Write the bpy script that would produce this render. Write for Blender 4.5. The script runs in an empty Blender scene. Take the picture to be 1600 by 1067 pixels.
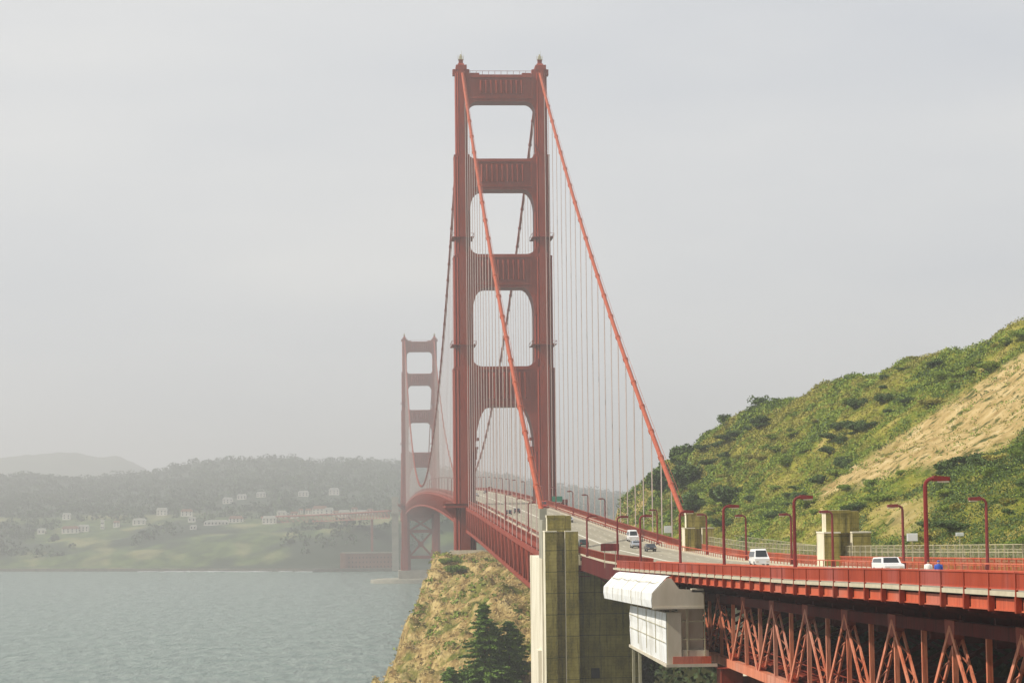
import bpy, math, random
import numpy as np
from mathutils import Vector, noise, Matrix
R = math.radians
random.seed(7); rng = np.random.default_rng(7)
scene = bpy.context.scene
col = scene.collection

# ------------------------------------------------------------------ camera
# frame: the bridge runs along +y at x = 0, x = west, z = height above the water
CAMX, CAMZ = -47.39, 73.18
YAW, PITCH, ROLL = .0656, .0735, -.0105
cam_d = bpy.data.cameras.new('camera'); cam = bpy.data.objects.new('camera', cam_d); col.objects.link(cam)
fw = Vector((math.sin(YAW)*math.cos(PITCH), math.cos(YAW)*math.cos(PITCH), math.sin(PITCH)))
rt = Vector((math.cos(YAW), -math.sin(YAW), 0)); up = rt.cross(fw)
c_, s_ = math.cos(ROLL), math.sin(ROLL)
rx = rt*c_ + up*s_; ux = up*c_ - rt*s_          # roll about the view axis
cam.matrix_world = Matrix(((rx.x, ux.x, -fw.x, CAMX), (rx.y, ux.y, -fw.y, 0), (rx.z, ux.z, -fw.z, CAMZ), (0, 0, 0, 1)))
cam_d.sensor_width = 36; cam_d.lens = 36*3415.4/1600
cam_d.clip_start = .5; cam_d.clip_end = 40000
scene.camera = cam

# ------------------------------------------------------------------ sky, sun, exposure
SUN = Vector((-.72, -.12, .67)).normalized()
w = bpy.data.worlds.new('World'); scene.world = w; w.use_nodes = True
nt = w.node_tree; N = nt.nodes; L = nt.links; N.clear()
out = N.new('ShaderNodeOutputWorld'); bg = N.new('ShaderNodeBackground'); sky = N.new('ShaderNodeTexSky')
sky.sky_type = 'NISHITA'; sky.sun_disc = False
sky.sun_elevation = math.asin(SUN.z); sky.sun_rotation = math.atan2(SUN.x, SUN.y)
sky.air_density = 1.0; sky.dust_density = 3.0
tc = N.new('ShaderNodeTexCoord'); mp = N.new('ShaderNodeMapping'); mp.inputs['Scale'].default_value = (1.3, 1.3, 5.0)
nz = N.new('ShaderNodeTexNoise'); nz.inputs['Scale'].default_value = 2.6; nz.inputs['Detail'].default_value = 5; nz.inputs['Roughness'].default_value = .45
cr = N.new('ShaderNodeValToRGB')
cr.color_ramp.elements[0].position = .30; cr.color_ramp.elements[0].color = (5.85, 6.05, 6.4, 1)
cr.color_ramp.elements[1].position = .72; cr.color_ramp.elements[1].color = (7.2, 7.2, 7.15, 1)
mx = N.new('ShaderNodeMix'); mx.data_type = 'RGBA'; mx.inputs[0].default_value = .93    # a high overcast veil over the blue sky
L.new(tc.outputs['Generated'], mp.inputs['Vector']); L.new(mp.outputs[0], nz.inputs['Vector']); L.new(nz.outputs['Fac'], cr.inputs['Fac'])
L.new(sky.outputs[0], mx.inputs[6]); L.new(cr.outputs[0], mx.inputs[7])
L.new(mx.outputs[2], bg.inputs['Color']); bg.inputs['Strength'].default_value = .115
L.new(bg.outputs[0], out.inputs['Surface'])
sd = bpy.data.lights.new('sun', 'SUN'); sd.energy = 5.0; sd.angle = R(.8); sd.color = (1, .93, .80)
so = bpy.data.objects.new('sun', sd); col.objects.link(so); so.rotation_euler = SUN.to_track_quat('Z', 'Y').to_euler()
scene.view_settings.view_transform = 'Standard'; scene.view_settings.look = 'None'
scene.view_settings.exposure = 0; scene.view_settings.gamma = 1
scene.cycles.volume_bounces = 0

# ------------------------------------------------------------------ materials
def mat(name, c1, c2=None, scale=1., rough=.6, bump=0., bscale=None, stretch=(1, 1, 1), metal=0., c3=None, s3=.1, spec=None, lo=.35, hi=.65):
    m = bpy.data.materials.new(name); m.use_nodes = True; nt = m.node_tree; N = nt.nodes; L = nt.links
    b = N['Principled BSDF']; b.inputs['Roughness'].default_value = rough; b.inputs['Metallic'].default_value = metal
    if spec is not None: b.inputs['Specular IOR Level'].default_value = spec
    b.inputs['Base Color'].default_value = (*c1, 1)
    tc = N.new('ShaderNodeNewGeometry'); mp = N.new('ShaderNodeMapping'); mp.inputs['Scale'].default_value = stretch
    L.new(tc.outputs['Position'], mp.inputs['Vector'])
    if c2:
        n = N.new('ShaderNodeTexNoise'); n.inputs['Scale'].default_value = scale; n.inputs['Detail'].default_value = 6; n.inputs['Roughness'].default_value = .6
        L.new(mp.outputs[0], n.inputs['Vector'])
        r = N.new('ShaderNodeValToRGB'); r.color_ramp.elements[0].position = lo; r.color_ramp.elements[1].position = hi
        r.color_ramp.elements[0].color = (*c1, 1); r.color_ramp.elements[1].color = (*c2, 1)
        L.new(n.outputs['Fac'], r.inputs['Fac']); last = r.outputs[0]
        if c3:
            n3 = N.new('ShaderNodeTexNoise'); n3.inputs['Scale'].default_value = s3; n3.inputs['Detail'].default_value = 5
            L.new(mp.outputs[0], n3.inputs['Vector'])
            r3 = N.new('ShaderNodeValToRGB'); r3.color_ramp.elements[0].position = .5; r3.color_ramp.elements[1].position = .62
            L.new(n3.outputs['Fac'], r3.inputs['Fac'])
            x = N.new('ShaderNodeMix'); x.data_type = 'RGBA'; x.inputs[7].default_value = (*c3, 1)
            L.new(r3.outputs[0], x.inputs[0]); L.new(last, x.inputs[6]); last = x.outputs[2]
        L.new(last, b.inputs['Base Color'])
    if bump:
        n = N.new('ShaderNodeTexNoise'); n.inputs['Scale'].default_value = bscale or scale; n.inputs['Detail'].default_value = 6
        L.new(mp.outputs[0], n.inputs['Vector'])
        bp = N.new('ShaderNodeBump'); bp.inputs['Strength'].default_value = bump; bp.inputs['Distance'].default_value = .3
        L.new(n.outputs['Fac'], bp.inputs['Height']); L.new(bp.outputs[0], b.inputs['Normal'])
    return m
M = {}
def paint_mat(name, c1, c2, dirt, fade, rough=.6, spec=.2):
    m = mat(name, c1, c2, .35, rough, .12, 6, stretch=(1, 1, .25), c3=fade, s3=.16, spec=spec)
    N = m.node_tree.nodes; L = m.node_tree.links; b = N['Principled BSDF']; src = b.inputs['Base Color'].links[0].from_socket
    g = N.new('ShaderNodeNewGeometry'); mp = N.new('ShaderNodeMapping'); mp.inputs['Scale'].default_value = (2.2, 2.2, .22); L.new(g.outputs['Position'], mp.inputs['Vector'])
    n = N.new('ShaderNodeTexNoise'); n.inputs['Scale'].default_value = 1; n.inputs['Detail'].default_value = 7; n.inputs['Roughness'].default_value = .7; L.new(mp.outputs[0], n.inputs['Vector'])
    r = N.new('ShaderNodeValToRGB'); r.color_ramp.elements[0].position = .50; r.color_ramp.elements[1].position = .72; L.new(n.outputs['Fac'], r.inputs['Fac'])
    x = N.new('ShaderNodeMix'); x.data_type = 'RGBA'; x.inputs[7].default_value = (*dirt, 1); L.new(r.outputs[0], x.inputs[0]); L.new(src, x.inputs[6]); L.new(x.outputs[2], b.inputs['Base Color'])
    return m
M['paint'] = paint_mat('bridge_paint', (.215, .024, .008), (.285, .037, .012), (.13, .017, .007), (.26, .048, .026))
M['paint_worn'] = paint_mat('worn_paint', (.46, .075, .030), (.54, .13, .065), (.26, .04, .022), (.48, .15, .10))
M['paint_shade'] = paint_mat('shade_paint', (.075, .006, .006), (.12, .011, .009), (.03, .006, .005), (.10, .02, .018), .75, .1)  # darker copy of the bridge paint, under-deck shade put into the colour
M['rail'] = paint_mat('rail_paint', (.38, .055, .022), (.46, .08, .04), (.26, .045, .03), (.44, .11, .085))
M['paint_lit'] = paint_mat('lit_paint', (.54, .15, .075), (.66, .25, .15), (.26, .05, .03), (.58, .26, .18))  # paler copy for the near truss, sun-side brightness put into the colour
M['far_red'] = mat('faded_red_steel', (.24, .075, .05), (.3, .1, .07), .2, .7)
M['lamp'] = paint_mat('lamp_paint', (.16, .012, .013), (.22, .02, .018), (.09, .012, .012), (.2, .03, .03), .5, .3)
M['cable'] = mat('cable_paint', (.33, .065, .028), (.42, .095, .045), .8, .6, spec=.2)
M['rope'] = mat('suspender_rope', (.44, .33, .30), (.54, .43, .40), .05, .6)
def concrete_mat(name, dark, mid, light, stain):
    m = bpy.data.materials.new(name); m.use_nodes = True; N = m.node_tree.nodes; L = m.node_tree.links; b = N['Principled BSDF']; b.inputs['Roughness'].default_value = .9; b.inputs['Specular IOR Level'].default_value = .15
    g = N.new('ShaderNodeNewGeometry')
    def nz(sc, st=(1, 1, 1), det=7, ro=.62):
        mp = N.new('ShaderNodeMapping'); mp.inputs['Scale'].default_value = st; L.new(g.outputs['Position'], mp.inputs['Vector'])
        n = N.new('ShaderNodeTexNoise'); n.inputs['Scale'].default_value = sc; n.inputs['Detail'].default_value = det; n.inputs['Roughness'].default_value = ro; L.new(mp.outputs[0], n.inputs['Vector']); return n.outputs['Fac']
    def ramp(f, st):
        r = N.new('ShaderNodeValToRGB'); e = r.color_ramp.elements
        while len(e) < len(st): e.new(.5)
        for k, (p, c) in enumerate(st): e[k].position = p; e[k].color = (*c, 1)
        L.new(f, r.inputs['Fac']); return r.outputs[0]
    def mix(f, a, c):
        x = N.new('ShaderNodeMix'); x.data_type = 'RGBA'; L.new(f, x.inputs[0]); L.new(a, x.inputs[6])
        if isinstance(c, tuple): x.inputs[7].default_value = (*c, 1)
        else: L.new(c, x.inputs[7])
        return x.outputs[2]
    base = ramp(nz(.35, (1, 1, .8)), [(.3, dark), (.5, mid), (.7, light)])
    drip = ramp(nz(1.0, (2.4, 2.4, .10)), [(.50, (0, 0, 0)), (.66, (.85, .85, .85))]); c = mix(drip, base, stain)
    fine = ramp(nz(2.5), [(.42, (0, 0, 0)), (.75, (.45, .45, .45))]); c = mix(fine, c, light)
    sp = N.new('ShaderNodeSeparateXYZ'); L.new(g.outputs['Position'], sp.inputs[0])
    def lines(step, wdt):                            # horizontal pour joints and board marks
        a = N.new('ShaderNodeMath'); a.operation = 'PINGPONG'; a.inputs[1].default_value = step; L.new(sp.outputs[2], a.inputs[0])
        l = N.new('ShaderNodeMath'); l.operation = 'LESS_THAN'; l.inputs[1].default_value = wdt; L.new(a.outputs[0], l.inputs[0]); return l.outputs[0]
    def scale(v, k): q = N.new('ShaderNodeMath'); q.operation = 'MULTIPLY'; q.inputs[1].default_value = k; L.new(v, q.inputs[0]); return q.outputs[0]
    c = mix(scale(lines(1.9, .07), .75), c, stain); c = mix(scale(lines(.31, .03), .35), c, stain)
    pale = ramp(nz(.5, (1, 1, .3)), [(.3, (.50, .45, .32)), (.6, (.72, .67, .53))])   # sunlit faces get this pale tone; shade is painted into the -y faces
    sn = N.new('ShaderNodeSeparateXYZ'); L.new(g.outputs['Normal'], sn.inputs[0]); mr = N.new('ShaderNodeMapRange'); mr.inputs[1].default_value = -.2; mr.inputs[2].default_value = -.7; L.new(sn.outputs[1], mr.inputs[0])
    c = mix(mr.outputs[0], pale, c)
    L.new(c, b.inputs['Base Color'])
    bp = N.new('ShaderNodeBump'); bp.inputs['Strength'].default_value = .5; bp.inputs['Distance'].default_value = .2; L.new(nz(2, (1, 1, .5)), bp.inputs['Height']); L.new(bp.outputs[0], b.inputs['Normal'])
    return m
M['concrete'] = concrete_mat('weathered_concrete', (.11, .092, .017), (.25, .205, .045), (.42, .35, .11), (.055, .052, .012))
M['concrete_pale'] = mat('pale_concrete', (.62, .57, .44), (.75, .70, .58), .5, .8, .2, 2, (1, 1, .25), c3=(.5, .45, .33), s3=.2)
M['concrete_far'] = mat('pier_concrete', (.26, .25, .20), (.36, .34, .27), .2, .85)
M['asphalt'] = mat('road_asphalt', (.24, .215, .155), (.35, .315, .235), .7, .9, stretch=(1, .03, 1), c3=(.28, .25, .185), s3=.25)
M['walk'] = mat('walkway_concrete', (.42, .37, .27), (.5, .45, .34), 1.2, .9)
M['mark'] = mat('lane_paint', (.62, .6, .5), (.7, .68, .6), 2, .7)
M['tarp'] = mat('white_tarp', (.66, .67, .68), (.78, .78, .77), .5, .6, .8, .8, (1, 1, .4), c3=(.56, .55, .52), s3=.5)
M['ply'] = mat('enclosure_panel', (.42, .37, .28), (.55, .50, .41), .5, .8, stretch=(1, 1, .3))
M['white'] = mat('white_car_paint', (.75, .75, .76), rough=.25)
M['silver'] = mat('silver_car_paint', (.42, .45, .50), rough=.28, metal=.4)
M['darkcar'] = mat('dark_car_paint', (.035, .04, .055), rough=.25)
M['greencar'] = mat('green_car_paint', (.02, .06, .055), rough=.25)
M['redcar'] = mat('red_car_paint', (.42, .03, .02), rough=.3)
M['glass'] = mat('car_glass', (.02, .025, .03), rough=.08)
M['tyre'] = mat('tyre_rubber', (.02, .02, .02), rough=.9)
M['galv'] = mat('pale_fence_paint', (.36, .33, .20), (.46, .42, .29), 2, .6)
M['sign_white'] = mat('white_sign', (.7, .72, .72), rough=.5)
M['sign_green'] = mat('green_sign', (.02, .2, .12), rough=.5)
M['lens'] = mat('lamp_lens', (.6, .5, .4), rough=.3)
M['brick'] = mat('fort_brick', (.20, .10, .065), (.27, .15, .10), .08, .9, stretch=(1, 1, .5))
M['dark'] = mat('dark_opening', (.015, .015, .012), rough=.9)
M['house'] = mat('pale_render', (.72, .68, .58), (.8, .76, .68), .1, .8)
M['roof'] = mat('house_roof', (.34, .17, .12), (.42, .25, .18), .2, .8)
M['roof_grey'] = mat('grey_roof', (.58, .56, .50), (.66, .64, .58), .2, .8)
M['seawall'] = mat('seawall_stone', (.10, .10, .08), (.17, .16, .13), .3, .9)
M['foam'] = mat('foam', (.8, .82, .82), rough=.8)
M['leaf_dark'] = mat('leaves_dark', (.028, .065, .006), (.08, .135, .012), .5, .7)
M['leaf_mid'] = mat('leaves_mid', (.105, .18, .008), (.24, .30, .022), .25, .7)
M['leaf_dry'] = mat('leaves_olive', (.17, .175, .016), (.34, .30, .045), .2, .7)
M['needle'] = mat('needles', (.05, .12, .007), (.14, .23, .020), .4, .7)
M['leaf_tan'] = mat('dry_grass', (.42, .31, .12), (.55, .42, .18), .3, .8)
M['bark'] = mat('bark', (.06, .04, .025), (.12, .08, .05), 2, .9)
M['far_tree'] = mat('far_foliage', (.020, .045, .018), (.06, .10, .035), .02, .9)
M['skin'] = mat('skin', (.5, .28, .19), rough=.6)
M['hair'] = mat('dark_hair', (.03, .018, .012), rough=.7)
M['blue'] = mat('blue_jacket', (.015, .07, .38), rough=.7)
M['shirt'] = mat('white_shirt', (.7, .7, .68), rough=.8)
M['jeans'] = mat('jeans', (.04, .05, .09), rough=.8)

def water_mat():
    m = bpy.data.materials.new('sea_water'); m.use_nodes = True; N = m.node_tree.nodes; L = m.node_tree.links
    b = N['Principled BSDF']; b.inputs['Roughness'].default_value = .22; b.inputs['IOR'].default_value = 1.33
    g = N.new('ShaderNodeNewGeometry')
    def nz(sc, st, det=5):
        mp = N.new('ShaderNodeMapping'); mp.inputs['Scale'].default_value = st; L.new(g.outputs['Position'], mp.inputs['Vector'])
        n = N.new('ShaderNodeTexNoise'); n.inputs['Scale'].default_value = sc; n.inputs['Detail'].default_value = det; n.inputs['Roughness'].default_value = .62
        L.new(mp.outputs[0], n.inputs['Vector']); return n.outputs['Fac']
    r = N.new('ShaderNodeValToRGB'); r.color_ramp.elements[0].position = .38; r.color_ramp.elements[1].position = .64
    r.color_ramp.elements[0].color = (.095, .165, .14, 1); r.color_ramp.elements[1].color = (.25, .32, .285, 1)
    L.new(nz(.16, (1, .3, 1), 9), r.inputs['Fac']); L.new(r.outputs[0], b.inputs['Base Color'])
    a = N.new('ShaderNodeMath'); a.operation = 'MULTIPLY_ADD'; a.inputs[1].default_value = .5
    L.new(nz(.28, (1, .5, 1)), a.inputs[0]); L.new(nz(.05, (1, .5, 1)), a.inputs[2])
    bp = N.new('ShaderNodeBump'); bp.inputs['Strength'].default_value = 1; bp.inputs['Distance'].default_value = 11
    L.new(a.outputs[0], bp.inputs['Height']); L.new(bp.outputs[0], b.inputs['Normal'])
    return m
M['water'] = water_mat()

# ------------------------------------------------------------------ mesh helpers
class MB:
    def __init__(s): s.v = []; s.f = []
    def add(s, vs, fs):
        n = len(s.v); s.v += [tuple(p) for p in vs]; s.f += [tuple(n+i for i in f) for f in fs]
    def box(s, x0, x1, y0, y1, z0, z1, dz=0):      # dz: rise of the far end (y1)
        s.add([(x0, y0, z0), (x1, y0, z0), (x1, y1, z0+dz), (x0, y1, z0+dz), (x0, y0, z1), (x1, y0, z1), (x1, y1, z1+dz), (x0, y1, z1+dz)],
              [(0, 3, 2, 1), (4, 5, 6, 7), (0, 1, 5, 4), (1, 2, 6, 5), (2, 3, 7, 6), (3, 0, 4, 7)])
    def bar(s, p, q, a, b=None, side=None):        # rectangular bar, a wide along `side`, b across
        p, q = Vector(p), Vector(q); b = b or a; d = (q-p).normalized()
        u = Vector(side) if side else (Vector((1, 0, 0)) if abs(d.x) < .9 else Vector((0, 1, 0)))
        u = (u-d*u.dot(d)).normalized(); v = d.cross(u)
        c = [u*(i*a/2)+v*(j*b/2) for i, j in ((-1, -1), (1, -1), (1, 1), (-1, 1))]
        s.add([p+k for k in c]+[q+k for k in c], [(0, 1, 2, 3), (7, 6, 5, 4), (0, 4, 5, 1), (1, 5, 6, 2), (2, 6, 7, 3), (3, 7, 4, 0)])
    def tube(s, pts, r, n=8, cap=True):
        pts = [Vector(p) for p in pts]; rs = r if isinstance(r, (list, tuple)) else [r]*len(pts); base = len(s.v); u0 = None
        for i, p in enumerate(pts):
            d = (pts[min(i+1, len(pts)-1)]-pts[max(i-1, 0)]).normalized()
            u = u0 if u0 else (Vector((1, 0, 0)) if abs(d.x) < .9 else Vector((0, 1, 0)))
            u = (u-d*u.dot(d)).normalized(); u0 = u; v = d.cross(u)
            s.v += [tuple(p+(u*math.cos(t)+v*math.sin(t))*rs[i]) for t in (2*math.pi*k/n for k in range(n))]
        for i in range(len(pts)-1):
            for k in range(n):
                a = base+i*n+k; b = base+i*n+(k+1) % n; s.f.append((a, b, b+n, a+n))
        if cap: s.f.append(tuple(base+k for k in range(n))[::-1]); s.f.append(tuple(base+(len(pts)-1)*n+k for k in range(n)))
    def prism(s, poly, a, b, axis='y'):            # polygon in the plane across `axis`
        n = len(poly)
        P = {'y': lambda p, t: (p[0], t, p[1]), 'x': lambda p, t: (t, p[0], p[1]), 'z': lambda p, t: (p[0], p[1], t)}[axis]
        s.add([P(p, a) for p in poly]+[P(p, b) for p in poly],
              [tuple(range(n)), tuple(range(2*n-1, n-1, -1))]+[(i, i+n, (i+1) % n+n, (i+1) % n) for i in range(n)])
    def build(s, name, m, parent=None, smooth=False, recalc=False):
        off = Vector((0, 0, 0))
        if parent is not None: off = wloc(parent)
        me = bpy.data.meshes.new(name)
        V = np.array(s.v, dtype=np.float64)-np.array(off)
        me.from_pydata([tuple(p) for p in V], [], s.f)
        me.materials.append(M[m] if isinstance(m, str) else m)
        if recalc:
            import bmesh; bm = bmesh.new(); bm.from_mesh(me); bmesh.ops.recalc_face_normals(bm, faces=bm.faces); bm.to_mesh(me); bm.free()
        if smooth: me.polygons.foreach_set('use_smooth', [True]*len(me.polygons))
        o = bpy.data.objects.new(name, me); col.objects.link(o)
        if parent is not None: o.parent = parent
        return o
def wloc(o):
    v = Vector(o.location)
    while o.parent: o = o.parent; v = v+Vector(o.location)
    return v
def tag(o, label=None, cat=None, group=None, kind=None):
    if label: o['label'] = label
    if cat: o['category'] = cat
    if group: o['group'] = group
    if kind: o['kind'] = kind
    return o
def thing(name, label, cat, loc=(0, 0, 0), rz=0, group=None):
    o = bpy.data.objects.new(name, None); o.empty_display_size = .5; col.objects.link(o); o.location = loc; o.rotation_euler = (0, 0, rz)
    return tag(o, label, cat, group)
def dup(root, loc, rz=0, label=None, scale=None, group=None):
    def cp(o, par):
        c = o.copy(); col.objects.link(c)
        if par is not None: c.parent = par
        for ch in list(o.children): cp(ch, c)
        return c
    r = cp(root, None); r.location = loc; r.rotation_euler = (0, 0, rz)
    if scale: r.scale = scale if isinstance(scale, (tuple, list)) else (scale,)*3
    if label: r['label'] = label
    if group: r['group'] = group
    return r
def quads(name, P, m, parent=None):                # P: (n,4,3) array of quads, quick
    n = len(P); me = bpy.data.meshes.new(name); me.vertices.add(n*4); me.vertices.foreach_set('co', P.astype(np.float32).ravel())
    me.loops.add(n*4); me.loops.foreach_set('vertex_index', np.arange(n*4, dtype=np.int32))
    me.polygons.add(n); me.polygons.foreach_set('loop_start', np.arange(0, n*4, 4, dtype=np.int32)); me.polygons.foreach_set('loop_total', np.full(n, 4, dtype=np.int32))
    me.materials.append(M[m] if isinstance(m, str) else m); me.update(); me.validate()
    o = bpy.data.objects.new(name, me); col.objects.link(o)
    if parent is not None: o.parent = parent
    return o
def leaf_quads(C, size, flat=.0):                  # randomly turned leaf clumps about centres C (n,3)
    n = len(C); a = rng.normal(size=(n, 3)); a[:, 2] *= (1-flat); a /= np.linalg.norm(a, axis=1)[:, None]
    b = rng.normal(size=(n, 3)); b[:, 2] *= (1-flat); b -= (b*a).sum(1)[:, None]*a; b /= np.linalg.norm(b, axis=1)[:, None]
    s = (size*(.6+.8*rng.random(n)))[:, None] if np.isscalar(size) else (size*(.6+.8*rng.random(n)))[:, None]
    a *= s; b *= s*.7
    return np.stack([C-a-b*.6, C+a*.8-b, C+a+b*.6, C-a*.7+b], axis=1)

# ------------------------------------------------------------------ shared profiles
#TERRAIN
Y1 = 769.5; Y2 = Y1+1280; YP = 426.5
DK = [(-200, 72.5), (0, 70.5), (60, 69.6), (107, 68.5), (137, 67.8), (167, 67.0), (242, 65.4), (290, 64.4), (350, 63.8), (426, 64.2), (500, 66.0), (691, 71.2), (769, 72.9)]
def deck(y):
    if y < 769: return float(np.interp(y, [p[0] for p in DK], [p[1] for p in DK]))
    if y < Y2: return 72.9+8.3*(1-((y-1409.5)/640)**2)
    return 72.9-.027*(y-Y2)
def sstep(a, b, x):
    t = min(1, max(0, (x-a)/(b-a))); return t*t*(3-2*t)
RIDGE = [(-60, 250, 130), (0, 235, 130), (100, 205, 128), (250, 150, 124), (350, 112, 116), (430, 84, 108), (450, 76.3, 105.6), (480, 67, 102.6), (520, 56.1, 97.8), (550, 47.2, 95.3), (570, 42, 91), (590, 36.3, 84.8), (600, 33.2, 81.5), (610, 28.2, 77.3), (620, 24.8, 74.6), (626, 23, 70.7), (640, 22.5, 66), (700, 22, 58), (760, 21, 20)]
SPINE = [(-60, -75, 40), (60, -70, 35), (200, -62, 22), (380, -56, 24), (430, -51, 28), (490, -44.5, 33.5), (520, -41.2, 36.6), (560, -37.5, 41), (600, -34, 45.6), (640, -30.5, 51), (670, -27.5, 55), (692, -25, 58), (705, -25, 55), (735, -25, 20), (760, -25, 4)]
MID = [(-60, 66), (60, 60), (110, 48), (200, 44), (250, 42), (330, 36), (400, 32), (430, 35), (480, 43), (520, 47.5), (560, 51.5), (600, 54), (650, 56.3), (700, 57.5), (715, 54), (745, 14), (765, 4)]
def ip(tab, y, k): return float(np.interp(y, [p[0] for p in tab], [p[k] for p in tab]))
def fbm(x, y, z=0, o=4):
    return noise.fractal((x, y, z), .9, 2.1, o)
def marin(x, y, nz=True):
    xr, zr = ip(RIDGE, y, 1), ip(RIDGE, y, 2); xs, zs = ip(SPINE, y, 1), ip(SPINE, y, 2); zm = ip(MID, y, 1)
    foot = min(deck(min(y, 640))-1.0, 70) if y < 660 else max(4, 64-(y-660)*.9)
    if y > 560: foot = foot*(1-sstep(560, 650, y))+min(foot, 56)*sstep(560, 650, y)
    if x >= 22:
        t = (x-22)/max(xr-22, 1)
        if t < 1: z = foot+(zr-foot)*(.12*t+.88*t**.92) if zr > foot else foot
        else: z = zr-(x-xr)*.55
    elif x >= 14: z = foot
    elif x >= xs:
        if y < 430:
            tz = zm+(foot-1.5-zm)*sstep(-3, 15, x) if x > -14 else zm+(zs-zm)*((-14-x)/(-14-xs))
            z = tz
        else:
            t = (x-xs)/(14-xs); z = zs+(zm-zs)*min(1, t*1.9)
            if x > -2: z = z*(1-sstep(-2, 14, x))+(min(foot, zm+ (foot-zm)*.6))*sstep(-2, 14, x)
    else: z = zs-(xs-x)*(.8+1.9*sstep(400, 470, y))
    b = sstep(95, 35, y)*sstep(-110, -80, x)                    # the bluff the photograph is taken from
    if b > 0: z = z*(1-b)+max(min(z, 70), 70.9-max(0, y-12)*.16-max(0, abs(x+50)-30)*.25)*b
    if nz and y > 100:
        hill = sstep(22, 34, x); cl = sstep(-4, -16, x)*sstep(420, 450, y); cl = max(cl, .5*sstep(10, -14, x)*sstep(430, 400, y))
        z += hill*(fbm(x*.045, y*.045, 3)*2.2+fbm(x*.2, y*.2, 5, 3)*.6)*min(1, abs(x-22)/12)
        if x < xs and y > 430: z += (fbm(x*.5, y*.12, 13, 4)*1.6+noise.ridged_multi_fractal((x*.25, y*.09, 4), .9, 2.1, 4, 1, 2)*1.2-1.2)*(1-sstep(690, 705, y))
        if cl > 0:
            g = fbm(x*.06+y*.02, y*.05-x*.03, 9)*4.0+fbm(x*.22, y*.2, 1, 4)*2.0+noise.ridged_multi_fractal((x*.075+y*.03, y*.03, 2), .9, 2.1, 5, 1, 2)*3.0-3.8
            z += cl*g*(1-sstep(665, 690, y)*.75)
    return max(z, -4)
SKY2 = [(-1500, 120), (-780, 134), (-700, 134), (-603, 126), (-464, 141), (-337, 157), (-197, 161), (-159, 152), (-82, 160), (7, 156), (150, 130), (342, 98), (432, 84), (700, 60), (1600, 50)]
def farland(x, y, nz=True):
    ys = 2430+max(0, -x-100)*.42+max(0, x-60)*.9
    d = y-ys
    zb = min(50, max(24, 49+.05*x)); zp = 58
    zs = float(np.interp(x/ (y/4400 if y > 1 else 1), [p[0] for p in SKY2], [p[1] for p in SKY2]))
    if d < 0: return -3
    if d < 6: z = 3*d/6
    elif d < 55: z = 3+2*(d-6)/49
    elif d < 200: t = (d-55)/145; z = 5+(zb-5)*(t**.7)
    elif d < 480: z = zb+(zp-zb)*(d-200)/280
    else:
        ye = ys+480; t = min(1, (y-ye)/(4400-ye)); z = zp+(zs-zp)*t if y < 4400 else zs-(y-4400)*.2
    if nz and d > 55: z += fbm(x*.012, y*.012, 4)*5*min(1, (d-55)/100)+(fbm(x*.0035, y*.002, 8)*11+fbm(x*.02, y*.01, 12)*3)*sstep(900, 1900, d)
    return z
#ENDTERRAIN

# ------------------------------------------------------------------ ground and water
def grid(name, xs, ys, fn, m, kind='structure', attr=None):
    V = [(x, y, fn(x, y)) for y in ys for x in xs]; nx = len(xs)
    F = [(j*nx+i, j*nx+i+1, (j+1)*nx+i+1, (j+1)*nx+i) for j in range(len(ys)-1) for i in range(nx-1)]
    b = MB(); b.v = V; b.f = F; o = b.build(name, m, smooth=True); o['kind'] = kind
    if attr:
        for an, af in attr.items():
            a = o.data.attributes.new(an, 'FLOAT', 'POINT'); a.data.foreach_set('value', [af(*p) for p in V])
    return o
SANDPOLY = [(35, 415), (39.8, 405), (46.5, 407), (56.8, 408), (67.2, 408.5), (74.6, 401), (90, 400), (112, 405), (104, 348), (75, 342), (60.3, 340.5), (57.5, 345), (52.1, 341), (48.9, 344.5), (44.9, 361.5), (42.3, 369), (39.8, 377.5), (37.3, 391)]
SAND3 = [(21, 570), (30.5, 585), (28, 628), (21, 634)]
SAND2 = [(33.8, 349), (37.3, 350), (34.5, 318), (30.6, 308), (29.3, 320)]
def inpoly(x, y, P):
    c = False; j = len(P)-1
    for i in range(len(P)):
        if (P[i][1] > y) != (P[j][1] > y) and x < (P[j][0]-P[i][0])*(y-P[i][1])/(P[j][1]-P[i][1])+P[i][0]: c = not c
        j = i
    return c
def sandf(x, y, z):
    s = 0
    for dx, dy in ((0, 0), (2, 0), (-2, 0), (0, 3), (0, -3)):
        jx = x+dx*.6+fbm(x*.12, y*.08, 7)*2.2; s += inpoly(jx, y+dy+fbm(x*.08, y*.12, 17)*3.5, SANDPOLY)/5+inpoly(jx, y+dy, SAND2)*.13+inpoly(x+dx*.3, y+dy, SAND3)*.17
    return s
def cliff(x, y, z): return sstep(14, 4, x)*sstep(400, 440, y)
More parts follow.
